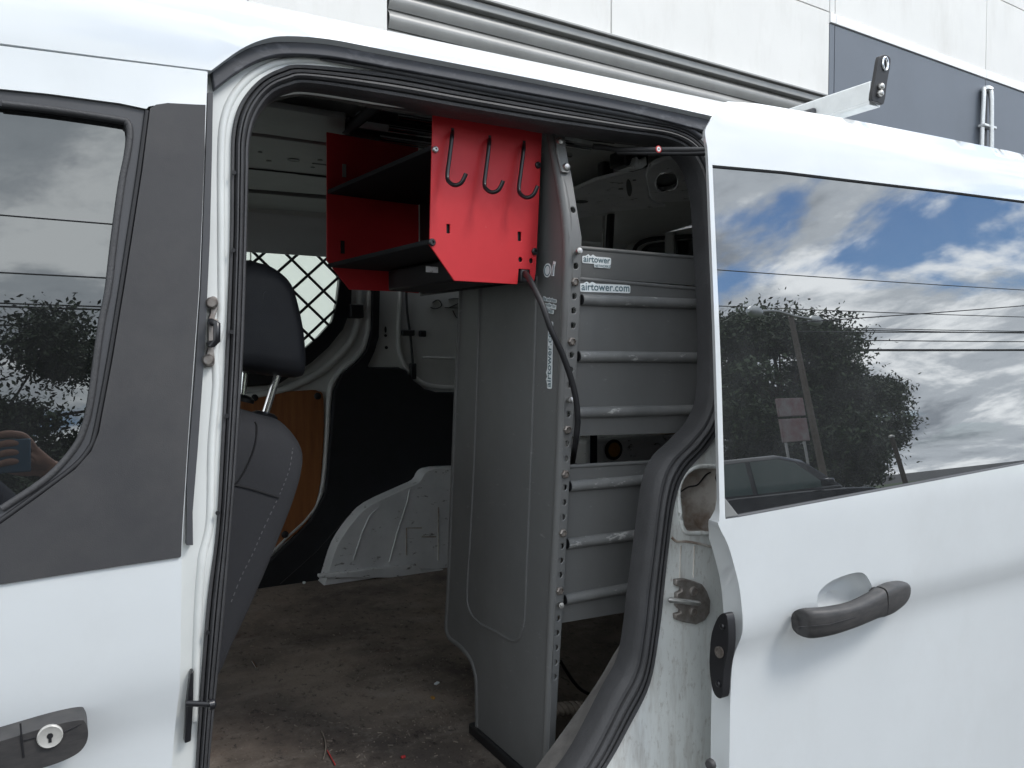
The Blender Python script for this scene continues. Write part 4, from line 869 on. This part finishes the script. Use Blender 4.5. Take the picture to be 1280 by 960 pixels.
tag(pc, 'thick black cable running from the red plate down across the grey post', 'cable')

# ============================================================ driver's seat
seat = thing('driver_seat', 'charcoal cloth driver seat back beside the open doorway', 'seat', (0.1, 0.6, FLZ))
SY = 0.34
def slab(name, px_pts, y0, y1, m, extra=(), bev=0.03, seg=5, n=3, rnd=1.0):
    o = [(p.x, p.z) for p in (onY(a, b, y0 + 0.07) for a, b in px_pts)] + list(extra); o = cr2(o, n, True)
    cx_ = sum(p[0] for p in o) / len(o); cz_ = sum(p[1] for p in o) / len(o); rows = []
    wd = y1 - y0
    prof_ = [(0.02, 0), (0.55, 0.0), (0.78, 0.004), (0.90, 0.016), (0.97, 0.038), (1.0, 0.075), (1.0, wd - 0.075), (0.97, wd - 0.038), (0.90, wd - 0.016), (0.78, wd - 0.004), (0.5, wd), (0.02, wd)]
    for sc, dy in prof_: rows.append([Vector((cx_ + (a - cx_) * (1 - (1 - sc) * rnd), y0 + dy, cz_ + (b - cz_) * (1 - (1 - sc) * rnd))) for a, b in o + o[:1]])
    bm_ = loft_bm(rows); bmesh.ops.remove_doubles(bm_, verts=bm_.verts, dist=1e-5)
    bmesh.ops.holes_fill(bm_, edges=[e for e in bm_.edges if e.is_boundary]); return bm_
sb = [(303, 513), (330, 520), (350, 526), (369, 547), (374.5, 573), (364, 613), (348, 655), (330, 700), (303, 762), (280, 810), (262, 850)]
lowp = onY(262, 850, SY + 0.07); topp = onY(303, 513, SY + 0.07)
ext = [(lowp.x - 0.05, lowp.z - 0.05), (lowp.x - 0.16, lowp.z - 0.02), ((lowp.x + topp.x) / 2 - 0.15, (lowp.z + topp.z) / 2), (topp.x - 0.09, topp.z - 0.05), (topp.x - 0.04, topp.z - 0.005)]
back = fin('backrest', slab('b', sb, SY, SY + 0.50, FABRIC, ext), FABRIC, seat, 60)
hr = [(300, 326), (318, 329), (334, 334), (349, 345), (359, 359), (366, 382), (372, 410), (375, 437), (375.5, 463), (369, 472), (337, 469), (305, 463)]
hx = onY(300, 326, SY + 0.10); hx2 = onY(305, 463, SY + 0.10)
head = fin('headrest', slab('h', hr, SY + 0.10, SY + 0.38, LEATHER, [(hx2.x - 0.035, hx2.z + 0.005), (hx2.x - 0.045, hx2.z + 0.08), (hx.x - 0.035, hx.z - 0.02)], rnd=0.8), LEATHER, seat, 60)
for (a, b), (c, d), yy in (((347, 468), (330, 522), SY + 0.16), ((306, 465), (302.5, 500), SY + 0.34)):
    po = tube('headrest_post', [onY(a, b, yy), onY(c, d, yy)], 0.0068, CHROME, seat, 14)
    lathe('post_collar', [(0.024, -0.004), (0.024, 0.004), (0.016, 0.009), (0.008, 0.010), (0, 0.010)], onY(c, d, yy) + Vector((0, 0, 0.001)), (0.25, 0, 1), BLACK, po, 18)
from mathutils.bvhtree import BVHTree
def draped(o, pts, lift):
    """points of a line laid on the surface of o"""
    bv = BVHTree.FromPolygons([v.co[:] for v in o.data.vertices], [p.vertices[:] for p in o.data.polygons]); out = []
    for a, b in pts:
        d = ray(a, b).normalized(); hit = bv.ray_cast(CAM, d)
        if hit[0] is not None and hit[0].x < 0.6: out.append(hit[0] - d * lift)
    return out
for pts in ([(319, 528), (321, 535), (319, 555), (311, 578), (300, 598), (292, 607)], [(292, 606), (310, 610), (330, 616), (349, 622)]):
    q = draped(back, cr2(pts, 5), 0.0005)
    if len(q) > 2: tube('seam', q, 0.0018, BLACK, back, 6)
stch = cr2([(366, 560), (362, 585), (353, 610), (343, 632), (328, 664), (316, 692), (301, 722), (288, 755)], 8)
for i in range(0, len(stch) - 1, 2):
    q = draped(back, stch[i:i + 2], 0.0004)
    if len(q) == 2 and (q[0] - q[1]).length < 0.03: tube('stitch', q, 0.0009, THREAD, back, 5)
q = draped(head, cr2([(332, 364), (329, 368), (328.5, 374)], 3), 0.0003)
if len(q) > 2: tube('scratch', q, 0.0006, THREAD, head, 5)
box('seat_cushion', (-0.10, SY + 0.25, 0.86), (0.50, 0.50, 0.18), FABRIC, seat, 0.05, seg=4)
box('seat_base', (-0.08, SY + 0.25, 0.66), (0.40, 0.40, 0.22), BLACK, seat, 0.02)

# ============================================================ litter on the cargo floor
sc_ = thing('screw', 'small bright screw lying on the dirty floor near the seat', 'screw', onZ(318, 831, FLZ))
a, b = onZ(315.5, 827, FLZ + 0.004), onZ(321, 836, FLZ + 0.004)
tube('shank', [a, b], 0.003, CHROME, sc_, 8); lathe('head', [(0.006, 0), (0.006, 0.003), (0, 0.003)], b, (b - a), CHROME, sc_, 10)
wisp = tube('wire_offcut', [onZ(x, y, FLZ + 0.003) for x, y in cr2([(402, 914), (406, 924), (407, 936), (404, 949)], 5)], 0.0014, ROPE)
tag(wisp, 'pale curved wire offcut near the bottom of the van floor', 'wire')
w2 = tube('wire_offcut', [onZ(x, y, FLZ + 0.003) for x, y in cr2([(409, 938), (414, 947), (419, 956)], 5)], 0.0012, REDINK)
tag(w2, 'short red wire offcut beside the pale curved one', 'wire')
yb = box('plastic_scrap', onZ(541, 872, FLZ + 0.003), (0.008, 0.012, 0.006), YELLOW, None, 0.002); tag(yb, 'tiny yellow plastic scrap on the floor left of the grey panel foot', 'scrap')
wb_ = box('paper_scrap', onZ(546, 854, FLZ + 0.003), (0.014, 0.008, 0.004), STICK, None, 0.001, rot=Matrix.Rotation(0.6, 3, 'Z')); tag(wb_, 'tiny white paper scrap near the curve of the grey panel', 'scrap')
pkb = box('plastic_scrap', onZ(504, 946, FLZ + 0.003), (0.009, 0.006, 0.004), REDINK, None, 0.001); tag(pkb, 'tiny pink plastic scrap on the front of the van floor', 'scrap')
wt_ = lathe('foam_bead', [(0.002, 0), (0.006, 0.003), (0.005, 0.008), (0, 0.010)], onZ(380, 730, FLZ), (0, 0, 1), STICK, None, 10); tag(wt_, 'tiny white bead on the floor before the wheel arch', 'scrap')
# crumbs and sawdust too small to pick out singly
bm = bmesh.new(); rnd = random.Random(3)
for i in range(900):
    if i % 3: px, py = rnd.gauss(470, 90), rnd.gauss(880, 45)
    else: px, py = rnd.uniform(280, 600), rnd.uniform(740, 960)
    if py < 735: continue
    p = onZ(px, py, FLZ)
    if not (0.12 < p.y < 1.7): continue
    s = rnd.uniform(0.0006, 0.0022); Q = Euler((0, 0, rnd.uniform(0, 3))).to_matrix()
    box_bm(bm, p + Vector((0, 0, s * 0.4)), (s * rnd.choice((1, 1.2, 1.5, 2, 5)), s, s * 0.8), Q)
gr_ = fin('floor_crumbs', bm, ROPE, None, 0); gr_['kind'] = 'stuff'; tag(gr_, 'pale crumbs and sawdust scattered over the dirty van floor', 'debris')

# ============================================================ roof rack bar
zb_ = 1.955; bxr = onZ(1094, 112, zb_)
# bar end is where the black stop plate stands
pe = onY(1094, 105, 0.12)
rb = thing('roof_rack', 'aluminium roof rack bar with a black upright stop plate at its end', 'roof rack', (pe.x, 0.9, 1.88))
rtop, rbot = onY(1090, 101, 0.12).z, onY(1090, 128, 0.12).z
rail_c = (rtop + rbot) / 2; hgt = rtop - rbot
box('cross_bar', (pe.x, 0.12 + 0.78, rail_c), (0.030, 1.56, hgt), ALU, rb, 0.003)
box('bar_channel', (pe.x, 0.12 + 0.78, rbot - 0.003), (0.036, 1.56, 0.006), ALU, rb, 0.001)
spp = [(p.x, p.z) for p in (onY(a, b, 0.112) for a, b in cr2([(1087.5, 124), (1092, 98), (1096, 74), (1099, 70.5), (1104, 69), (1109, 71), (1111.5, 78), (1107, 104), (1103, 130), (1095, 128)], 3, True))]
hc_ = onY(1104, 80.5, 0.112); stop_hole = circ((hc_.x, hc_.z), 0.0085, 14, 0.0135)
stop = sheet('stop_plate', spp, embY(0.108, 0.008), BLACK, rb, [stop_hole], bevel=0.0015)
tube('eye_ring', [(x, 0.107, z) for x, z in stop_hole], 0.0025, CHROME, stop, 8, closed=True)
for a, b in ((1100.5, 108.5), (1099.5, 117)): bolt('stop_bolt', onY(a, b, 0.107), (0, -1, 0), ZINC, stop, 0.0075, 0.008)
fp0 = onY(1062, 134, 0.30)
box('bar_foot', (pe.x, 0.32, 1.873), (0.05, 0.12, 0.09), FRAMEP, rb, 0.006); box('bar_foot', (pe.x, 1.5, 1.873), (0.05, 0.12, 0.09), FRAMEP, rb, 0.006)

# ============================================================ across the road: what the windows mirror
def tree(name, label, base, h, rx, ry, z0, n, seed, cat='tree', group=None, ls=0.16):
    rn = random.Random(seed); T = thing(name, label, cat, base, group); B = Vector(base)
    bm = bmesh.new(); tube_bm(bm, [B + Vector((0, 0, -0.1)), B + Vector((0.1, 0, h * 0.25)), B + Vector((-0.1, 0.1, h * 0.55)), B + Vector((0, 0, h * 0.85))], [h * 0.035, h * 0.028, h * 0.018, h * 0.006], 8)
    clumps = []
    for i in range(60):
        a = rn.uniform(0, 2 * math.pi); u = rn.random() ** 0.5; zz_ = rn.uniform(0, 1)
        prof_ = math.sin(math.pi * min(0.97, 0.12 + 0.8 * zz_)) ** 0.7
        c = B + Vector((math.cos(a) * rx * u * prof_, math.sin(a) * ry * u * prof_, z0 + (h - z0) * zz_))
        clumps.append((c, rn.uniform(0.16, 0.3) * min(rx, h) * 0.8))
        if i % 2 == 0:
            s = B + Vector((0, 0, h * rn.uniform(0.25, 0.6))); tube_bm(bm, [s, s.lerp(c, 0.5) + Vector((0, 0, 0.1)), c], [h * 0.010, h * 0.006, h * 0.002], 5)
    fin('trunk', bm, BARK, T, 60)
    bm = bmesh.new()
    for i in range(n):
        c, r = rn.choice(clumps); d = Vector((rn.gauss(0, 1), rn.gauss(0, 1), rn.gauss(0, 0.6)))
        p = c + d * r * 0.46; s = ls * rn.uniform(0.6, 1.4); Q = Euler((rn.uniform(-1, 1), rn.uniform(-1, 1), rn.uniform(0, 6.3))).to_matrix()
        bm.faces.new([bm.verts.new(p + Q @ Vector(v)) for v in ((-s, 0, 0), (-0.1 * s, -0.45 * s, 0), (s, 0, 0.1 * s), (0.1 * s, 0.45 * s, 0))])
    fin('crown', bm, LEAF, T, 0); return T
tree('street_tree', 'broad dark green tree reflected in the sliding door window beside the lamp pole', (27.5, -23.5, 0), 8.4, 6.4, 4.0, 1.3, 110000, 11, ls=0.11)
tree('street_tree', 'lower right hand tree reflected in the sliding door window behind the small post', (34.0, -25.5, 0), 6.3, 4.2, 3.0, 1.0, 50000, 15, ls=0.11)
tree('street_tree', 'dark tree reflected in the front door window above the hand', (-2.5, -20.5, 0), 6.9, 6.0, 3.0, 0.5, 110000, 19, ls=0.075)
tree('street_tree', 'lower bushy tree reflected at the right of the front door window', (3.6, -22.5, 0), 5.6, 4.4, 3.0, 0.3, 80000, 23, ls=0.075)
# lamp pole, sign, small post
lp = thing('lamp_pole', 'tall wooden pole with a long lamp arm reflected in the sliding door window', 'lamp pole', (20.6, -16.2, 0))
tube('pole', [(20.6, -16.2, -0.1), (20.3, -16.2, 6.4)], [0.12, 0.085], POLEM, lp, 12)
tube('lamp_arm', crom([(18.2, -15.6, 6.32), (19.3, -15.9, 6.45), (20.5, -16.2, 6.4), (21.6, -16.5, 6.42)], 4), 0.05, ZINC, lp, 8)
for q, s in (((18.0, -15.55, 6.3), 1), ((21.9, -16.6, 6.4), 1)):
    lathe('lamp_head', [(0.05, -0.35), (0.16, -0.2), (0.18, 0.1), (0.12, 0.32), (0, 0.36)], q, (1, -0.27, 0), ALU, lp, 12)
sg = thing('roadside_sign', 'faded red and white roadside sign reflected beside the lamp pole', 'sign', (19.3, -16.0, 0))
for x in (18.9, 19.7): tube('post', [(x, -16.0, -0.1), (x, -16.0, 2.4)], 0.04, ZINC, sg, 8)
box('upper_board', (19.3, -15.95, 3.45), (1.15, 0.08, 0.55), SIGNM, sg, 0.02); box('lower_board', (19.3, -15.95, 2.75), (1.15, 0.08, 0.7), SIGNM, sg, 0.02)
sp2 = thing('bollard_post', 'short leaning dark post reflected right of the tree', 'post', (23.6, -15.6, 0))
tube('shaft', [(23.7, -15.6, -0.1), (23.3, -15.6, 2.3)], [0.09, 0.07], BARK, sp2, 8); lathe('cap', [(0.10, 0), (0.10, 0.05), (0, 0.09)], (23.3, -15.6, 2.28), (0, 0, 1), ZINC, sp2, 10)
# overhead wires, each its own thing, strung between two utility poles out of view
for i, x in enumerate((-60, 110)):
    up_ = thing('utility_pole', 'far ' + ('left' if i == 0 else 'right') + ' utility pole holding the overhead wires', 'utility pole', (x, -24, 0))
    tube('pole', [(x, -24, -0.2), (x, -24, 11.6)], [0.2, 0.13], POLEM, up_, 10)
    for z in (11.0, 9.1): box('crossarm', (x, -24, z), (0.12, 2.2, 0.12), POLEM, up_, 0.01)
WZ = [(7.55, 0.05, 'lowest and thickest'), (7.95, 0.022, 'second lowest'), (8.35, 0.022, 'third lowest'), (8.75, 0.018, 'fourth lowest'), (9.5, 0.018, 'second highest'), (11.0, 0.018, 'highest')]
for i, (z, r_, nm) in enumerate(WZ):
    pts = []
    for k in range(41):
        t = k / 40; x = -60 + 170 * t; pts.append((x, -24 + (i % 3 - 1) * 0.5, z + (0.9 + 0.12 * i) * ((2 * t - 1) ** 2 - 0.25)))
    wo_ = tube('overhead_wire', pts, r_ * 1.3, BLACK, None, 5); tag(wo_, nm + ' black overhead wire mirrored in the van windows', 'wire', 'overhead wires across the road')
for i, (a, b) in enumerate((((20.5, -16.2, 6.2), (95, -20, 16)), ((20.5, -16.2, 5.9), (95, -22, 12)))):
    s_ = [Vector(a).lerp(Vector(b), k / 20) - Vector((0, 0, 1.2 * math.sin(math.pi * k / 20))) for k in range(21)]
    wo_ = tube('service_wire', s_, 0.02, BLACK, None, 5); tag(wo_, ('upper' if i == 0 else 'lower') + ' slanting wire leaving the lamp pole in the window reflection', 'wire', 'service wires')

# dark parked car
car = thing('parked_car', 'black car parked across the road, reflected low in the sliding door window', 'car', (9.6, -8.6, 0))
CY0, CY1 = -9.45, -7.75
def lat_rows(prof, ys_):
    return [[Vector((x, y, z + dz)) for x, z in prof] for y, dz in ys_]
bp_ = [(7.4, 0.35), (7.35, 0.75), (7.5, 1.02), (10.9, 1.0), (11.85, 0.86), (12.0, 0.6), (11.95, 0.33)]
bmc = sheet_bm(cr2(bp_, 3) + [(7.4, 0.33)], lambda a, b, t: Vector((a, CY1 + (CY0 - CY1) * t, b)), [circ((8.3, 0.3), 0.37, 16)] if False else (), 0.4)
carb = fin('body', bmc, CARP, car, 40, 0.08, 3)
cabp = [(7.55, 1.0), (7.85, 1.42), (8.3, 1.60), (9.6, 1.62), (10.1, 1.52), (10.95, 1.0)]
fin('cabin', sheet_bm(cabp, lambda a, b, t: Vector((a, CY1 - 0.10 - 0.14 * (b - 1.0) + (CY0 - CY1 + 0.2 + 0.28 * (b - 1.0)) * t, b)), (), None), CARP, car, 30, 0.05, 3)
for pts in ([(7.85, 1.08), (8.05, 1.40), (8.4, 1.53), (8.9, 1.54), (8.9, 1.06)], [(9.0, 1.06), (9.0, 1.54), (9.6, 1.55), (9.95, 1.47), (10.55, 1.06)]):
    sheet('side_window', pts, lambda a, b, t: Vector((a, CY1 - 0.10 - 0.14 * (b - 1.0) + 0.006 - 0.012 * t, b)), CARG, car)
ws = bmesh.new(); ws.faces.new([ws.verts.new(p) for p in ((10.17, CY1 - 0.22, 1.51), (10.17, CY0 + 0.22, 1.51), (10.95, CY0 + 0.16, 1.03), (10.95, CY1 - 0.16, 1.03))])
fin('windscreen', ws, CARG, car, 0)
for x in (8.3, 11.1):
    for y in (CY1 - 0.05, CY0 + 0.05):
        d = 1 if y > -8.6 else -1
        wh = lathe('wheel', [(0.20, -0.1), (0.34, -0.1), (0.35, -0.04), (0.35, 0.06), (0.33, 0.1), (0.22, 0.1), (0.20, 0.06)], (x, y, 0.34), (0, d, 0), TYRE, car, 24)
        lathe('rim', [(0.21, 0.03), (0.21, 0.09), (0.05, 0.06), (0.04, 0.1), (0, 0.1)], (x, y, 0.34), (0, d, 0), ALU, wh, 16)
for y in (CY1 - 0.25, CY0 + 0.25): box('headlight', (11.88, y, 0.78), (0.14, 0.3, 0.12), CLEAR, car, 0.02)
box('side_mirror', (10.35, CY1 + 0.06, 1.12), (0.14, 0.18, 0.12), CARP, car, 0.03)

# ============================================================ the photographer, mirrored in the front door window
def skin_mesh(name, V, E, rad, sub=2):
    me = bpy.data.meshes.new(name); me.from_pydata([v for v in V], E, []); o = bpy.data.objects.new(name, me); COL.objects.link(o)
    sk = o.modifiers.new('s', 'SKIN'); sk.use_smooth_shade = True
    for i, r in enumerate(rad): me.skin_vertices[0].data[i].radius = (r, r) if not isinstance(r, tuple) else r
    me.skin_vertices[0].data[0].use_root = True
    ss = o.modifiers.new('u', 'SUBSURF'); ss.levels = ss.render_levels = sub
    bpy.context.view_layer.update()
    m2 = bpy.data.meshes.new_from_object(o.evaluated_get(bpy.context.evaluated_depsgraph_get())); bpy.data.objects.remove(o); bpy.data.meshes.remove(me); m2.name = name; return m2
V, E, RA = [], [], []
def chain(start, pts):
    prev = start
    for p, r in pts:
        V.append(p); RA.append(r); i = len(V) - 1
        if prev is not None: E.append((prev, i))
        prev = i
    return prev
ox, oy = -0.42, -1.50
pel = chain(None, [((ox, oy, 0.95), (0.17, 0.12))])
chest = chain(pel, [((ox, oy + 0.01, 1.12), (0.15, 0.11)), ((ox, oy, 1.30), (0.17, 0.12))])
neck = chain(chest, [((ox, oy, 1.46), (0.09, 0.08)), ((ox, oy + 0.02, 1.52), 0.055)])
chain(neck, [((ox, oy + 0.04, 1.58), 0.075), ((ox, oy + 0.045, 1.66), (0.082, 0.10)), ((ox, oy + 0.03, 1.73), (0.065, 0.075))])
for s in (-1, 1): chain(pel, [((ox + s * 0.10, oy, 0.86), 0.095), ((ox + s * 0.11, oy + 0.02, 0.48), 0.062), ((ox + s * 0.11, oy, 0.10), 0.045), ((ox + s * 0.12, oy + 0.12, 0.045), (0.045, 0.035)), ((ox + s * 0.12, oy + 0.19, 0.03), (0.035, 0.025))])
# arms reach forward to the phone
def arm_hand(sh, el, wr, kn, fingers, thumb):
    a = chain(chest, [(sh, 0.062), (el, 0.044), (tuple(Vector(el).lerp(Vector(wr), 0.5)), 0.040), (wr, 0.027)])
    p = chain(a, [(tuple(Vector(wr).lerp(Vector(kn), 0.5)), (0.026, 0.020)), (kn, (0.030, 0.016))])
    for f in fingers: chain(p, [(f[0], 0.0095), (f[1], 0.0088), (f[2], 0.0078)])
    chain(a + 1, [(thumb[0], 0.012), (thumb[1], 0.0105), (thumb[2], 0.0085)])
PY = -1.045                                            # plane of the phone
arm_hand((ox + 0.20, oy, 1.38), (-0.02, -1.38, 1.15), (0.012, -1.095, 1.318), (-0.040, -1.070, 1.365),
         [((-0.070, -1.042, 1.392 - 0.0 * k + (0.026 - 0.020 * k)), (-0.098, -1.030, 1.398 + (0.024 - 0.021 * k)), (-0.122, -1.032, 1.396 + (0.022 - 0.022 * k))) for k in range(4)],
         ((-0.040, -1.085, 1.340), (-0.075, -1.072, 1.338), (-0.105, -1.062, 1.345)))
arm_hand((ox - 0.20, oy, 1.38), (ox - 0.16, -1.36, 1.14), (-0.285, -1.10, 1.315), (-0.245, -1.068, 1.355),
         [((-0.222, -1.042, 1.385 + (0.026 - 0.020 * k)), (-0.202, -1.030, 1.390 + (0.024 - 0.021 * k)), (-0.184, -1.032, 1.388 + (0.022 - 0.022 * k))) for k in range(4)],
         ((-0.245, -1.085, 1.335), (-0.215, -1.072, 1.335), (-0.190, -1.062, 1.342)))
pm = skin_mesh('person', V, E, RA)
person = link('person', pm, None); pm.materials.append(SHIRT); pm.materials.append(SKIN); pm.materials.append(JEANS); pm.materials.append(BLACK)
tag(person, 'person in navy clothes holding up a phone, mirrored in the front door window', 'person')
for f in pm.polygons:
    c = f.center; f.use_smooth = True
    if c.z > 1.49 and abs(c.x - ox) < 0.13 and c.y < -1.35: f.material_index = 1
    elif c.y > -1.13 and c.z > 1.2: f.material_index = 1
    elif c.z < 0.08: f.material_index = 3
    elif c.z < 0.97: f.material_index = 2
bm = bmesh.new(); bmesh.ops.create_uvsphere(bm, u_segments=20, v_segments=14, radius=1, matrix=Matrix.Translation((ox, oy + 0.012, 1.70)) @ Matrix.Diagonal((0.092, 0.105, 0.085, 1)))
for v in bm.verts:
    if v.co.y > oy + 0.07 and v.co.z < 1.72: v.co.y = oy + 0.05
fin('hair', bm, HAIR, person, 60)
for s in (-1, 1):
    lathe('eye', [(0.012, 0), (0.009, 0.006), (0, 0.008)], (ox + s * 0.032, oy + 0.128, 1.655), (0, 1, 0), STICK, person, 10)
    lathe('ear', [(0.022, 0), (0.026, 0.008), (0.014, 0.016), (0, 0.016)], (ox + s * 0.075, oy + 0.045, 1.65), (s, 0, 0), SKIN, person, 10)
tube('nose', [(ox, oy + 0.132, 1.665), (ox, oy + 0.155, 1.632), (ox, oy + 0.135, 1.622)], [0.007, 0.012, 0.009], SKIN, person, 8)
tube('mouth', [(ox - 0.022, oy + 0.125, 1.598), (ox, oy + 0.134, 1.596), (ox + 0.022, oy + 0.125, 1.598)], 0.005, REDINK, person, 6)
ph = thing('phone', 'blue phone held sideways in both hands, mirrored in the front door window', 'phone', (-0.145, PY, 1.352))
box('case', (-0.130, PY + 0.011, 1.372), (0.150, 0.009, 0.076), PHONEM, ph, 0.004, seg=3)
for x, z in ((-0.190, 1.395), (-0.190, 1.370)): lathe('lens', [(0.009, 0), (0.009, 0.003), (0.006, 0.003), (0.006, 0.001), (0, 0.001)], (x, PY + 0.0155, z), (0, 1, 0), BLACK, ph, 16)
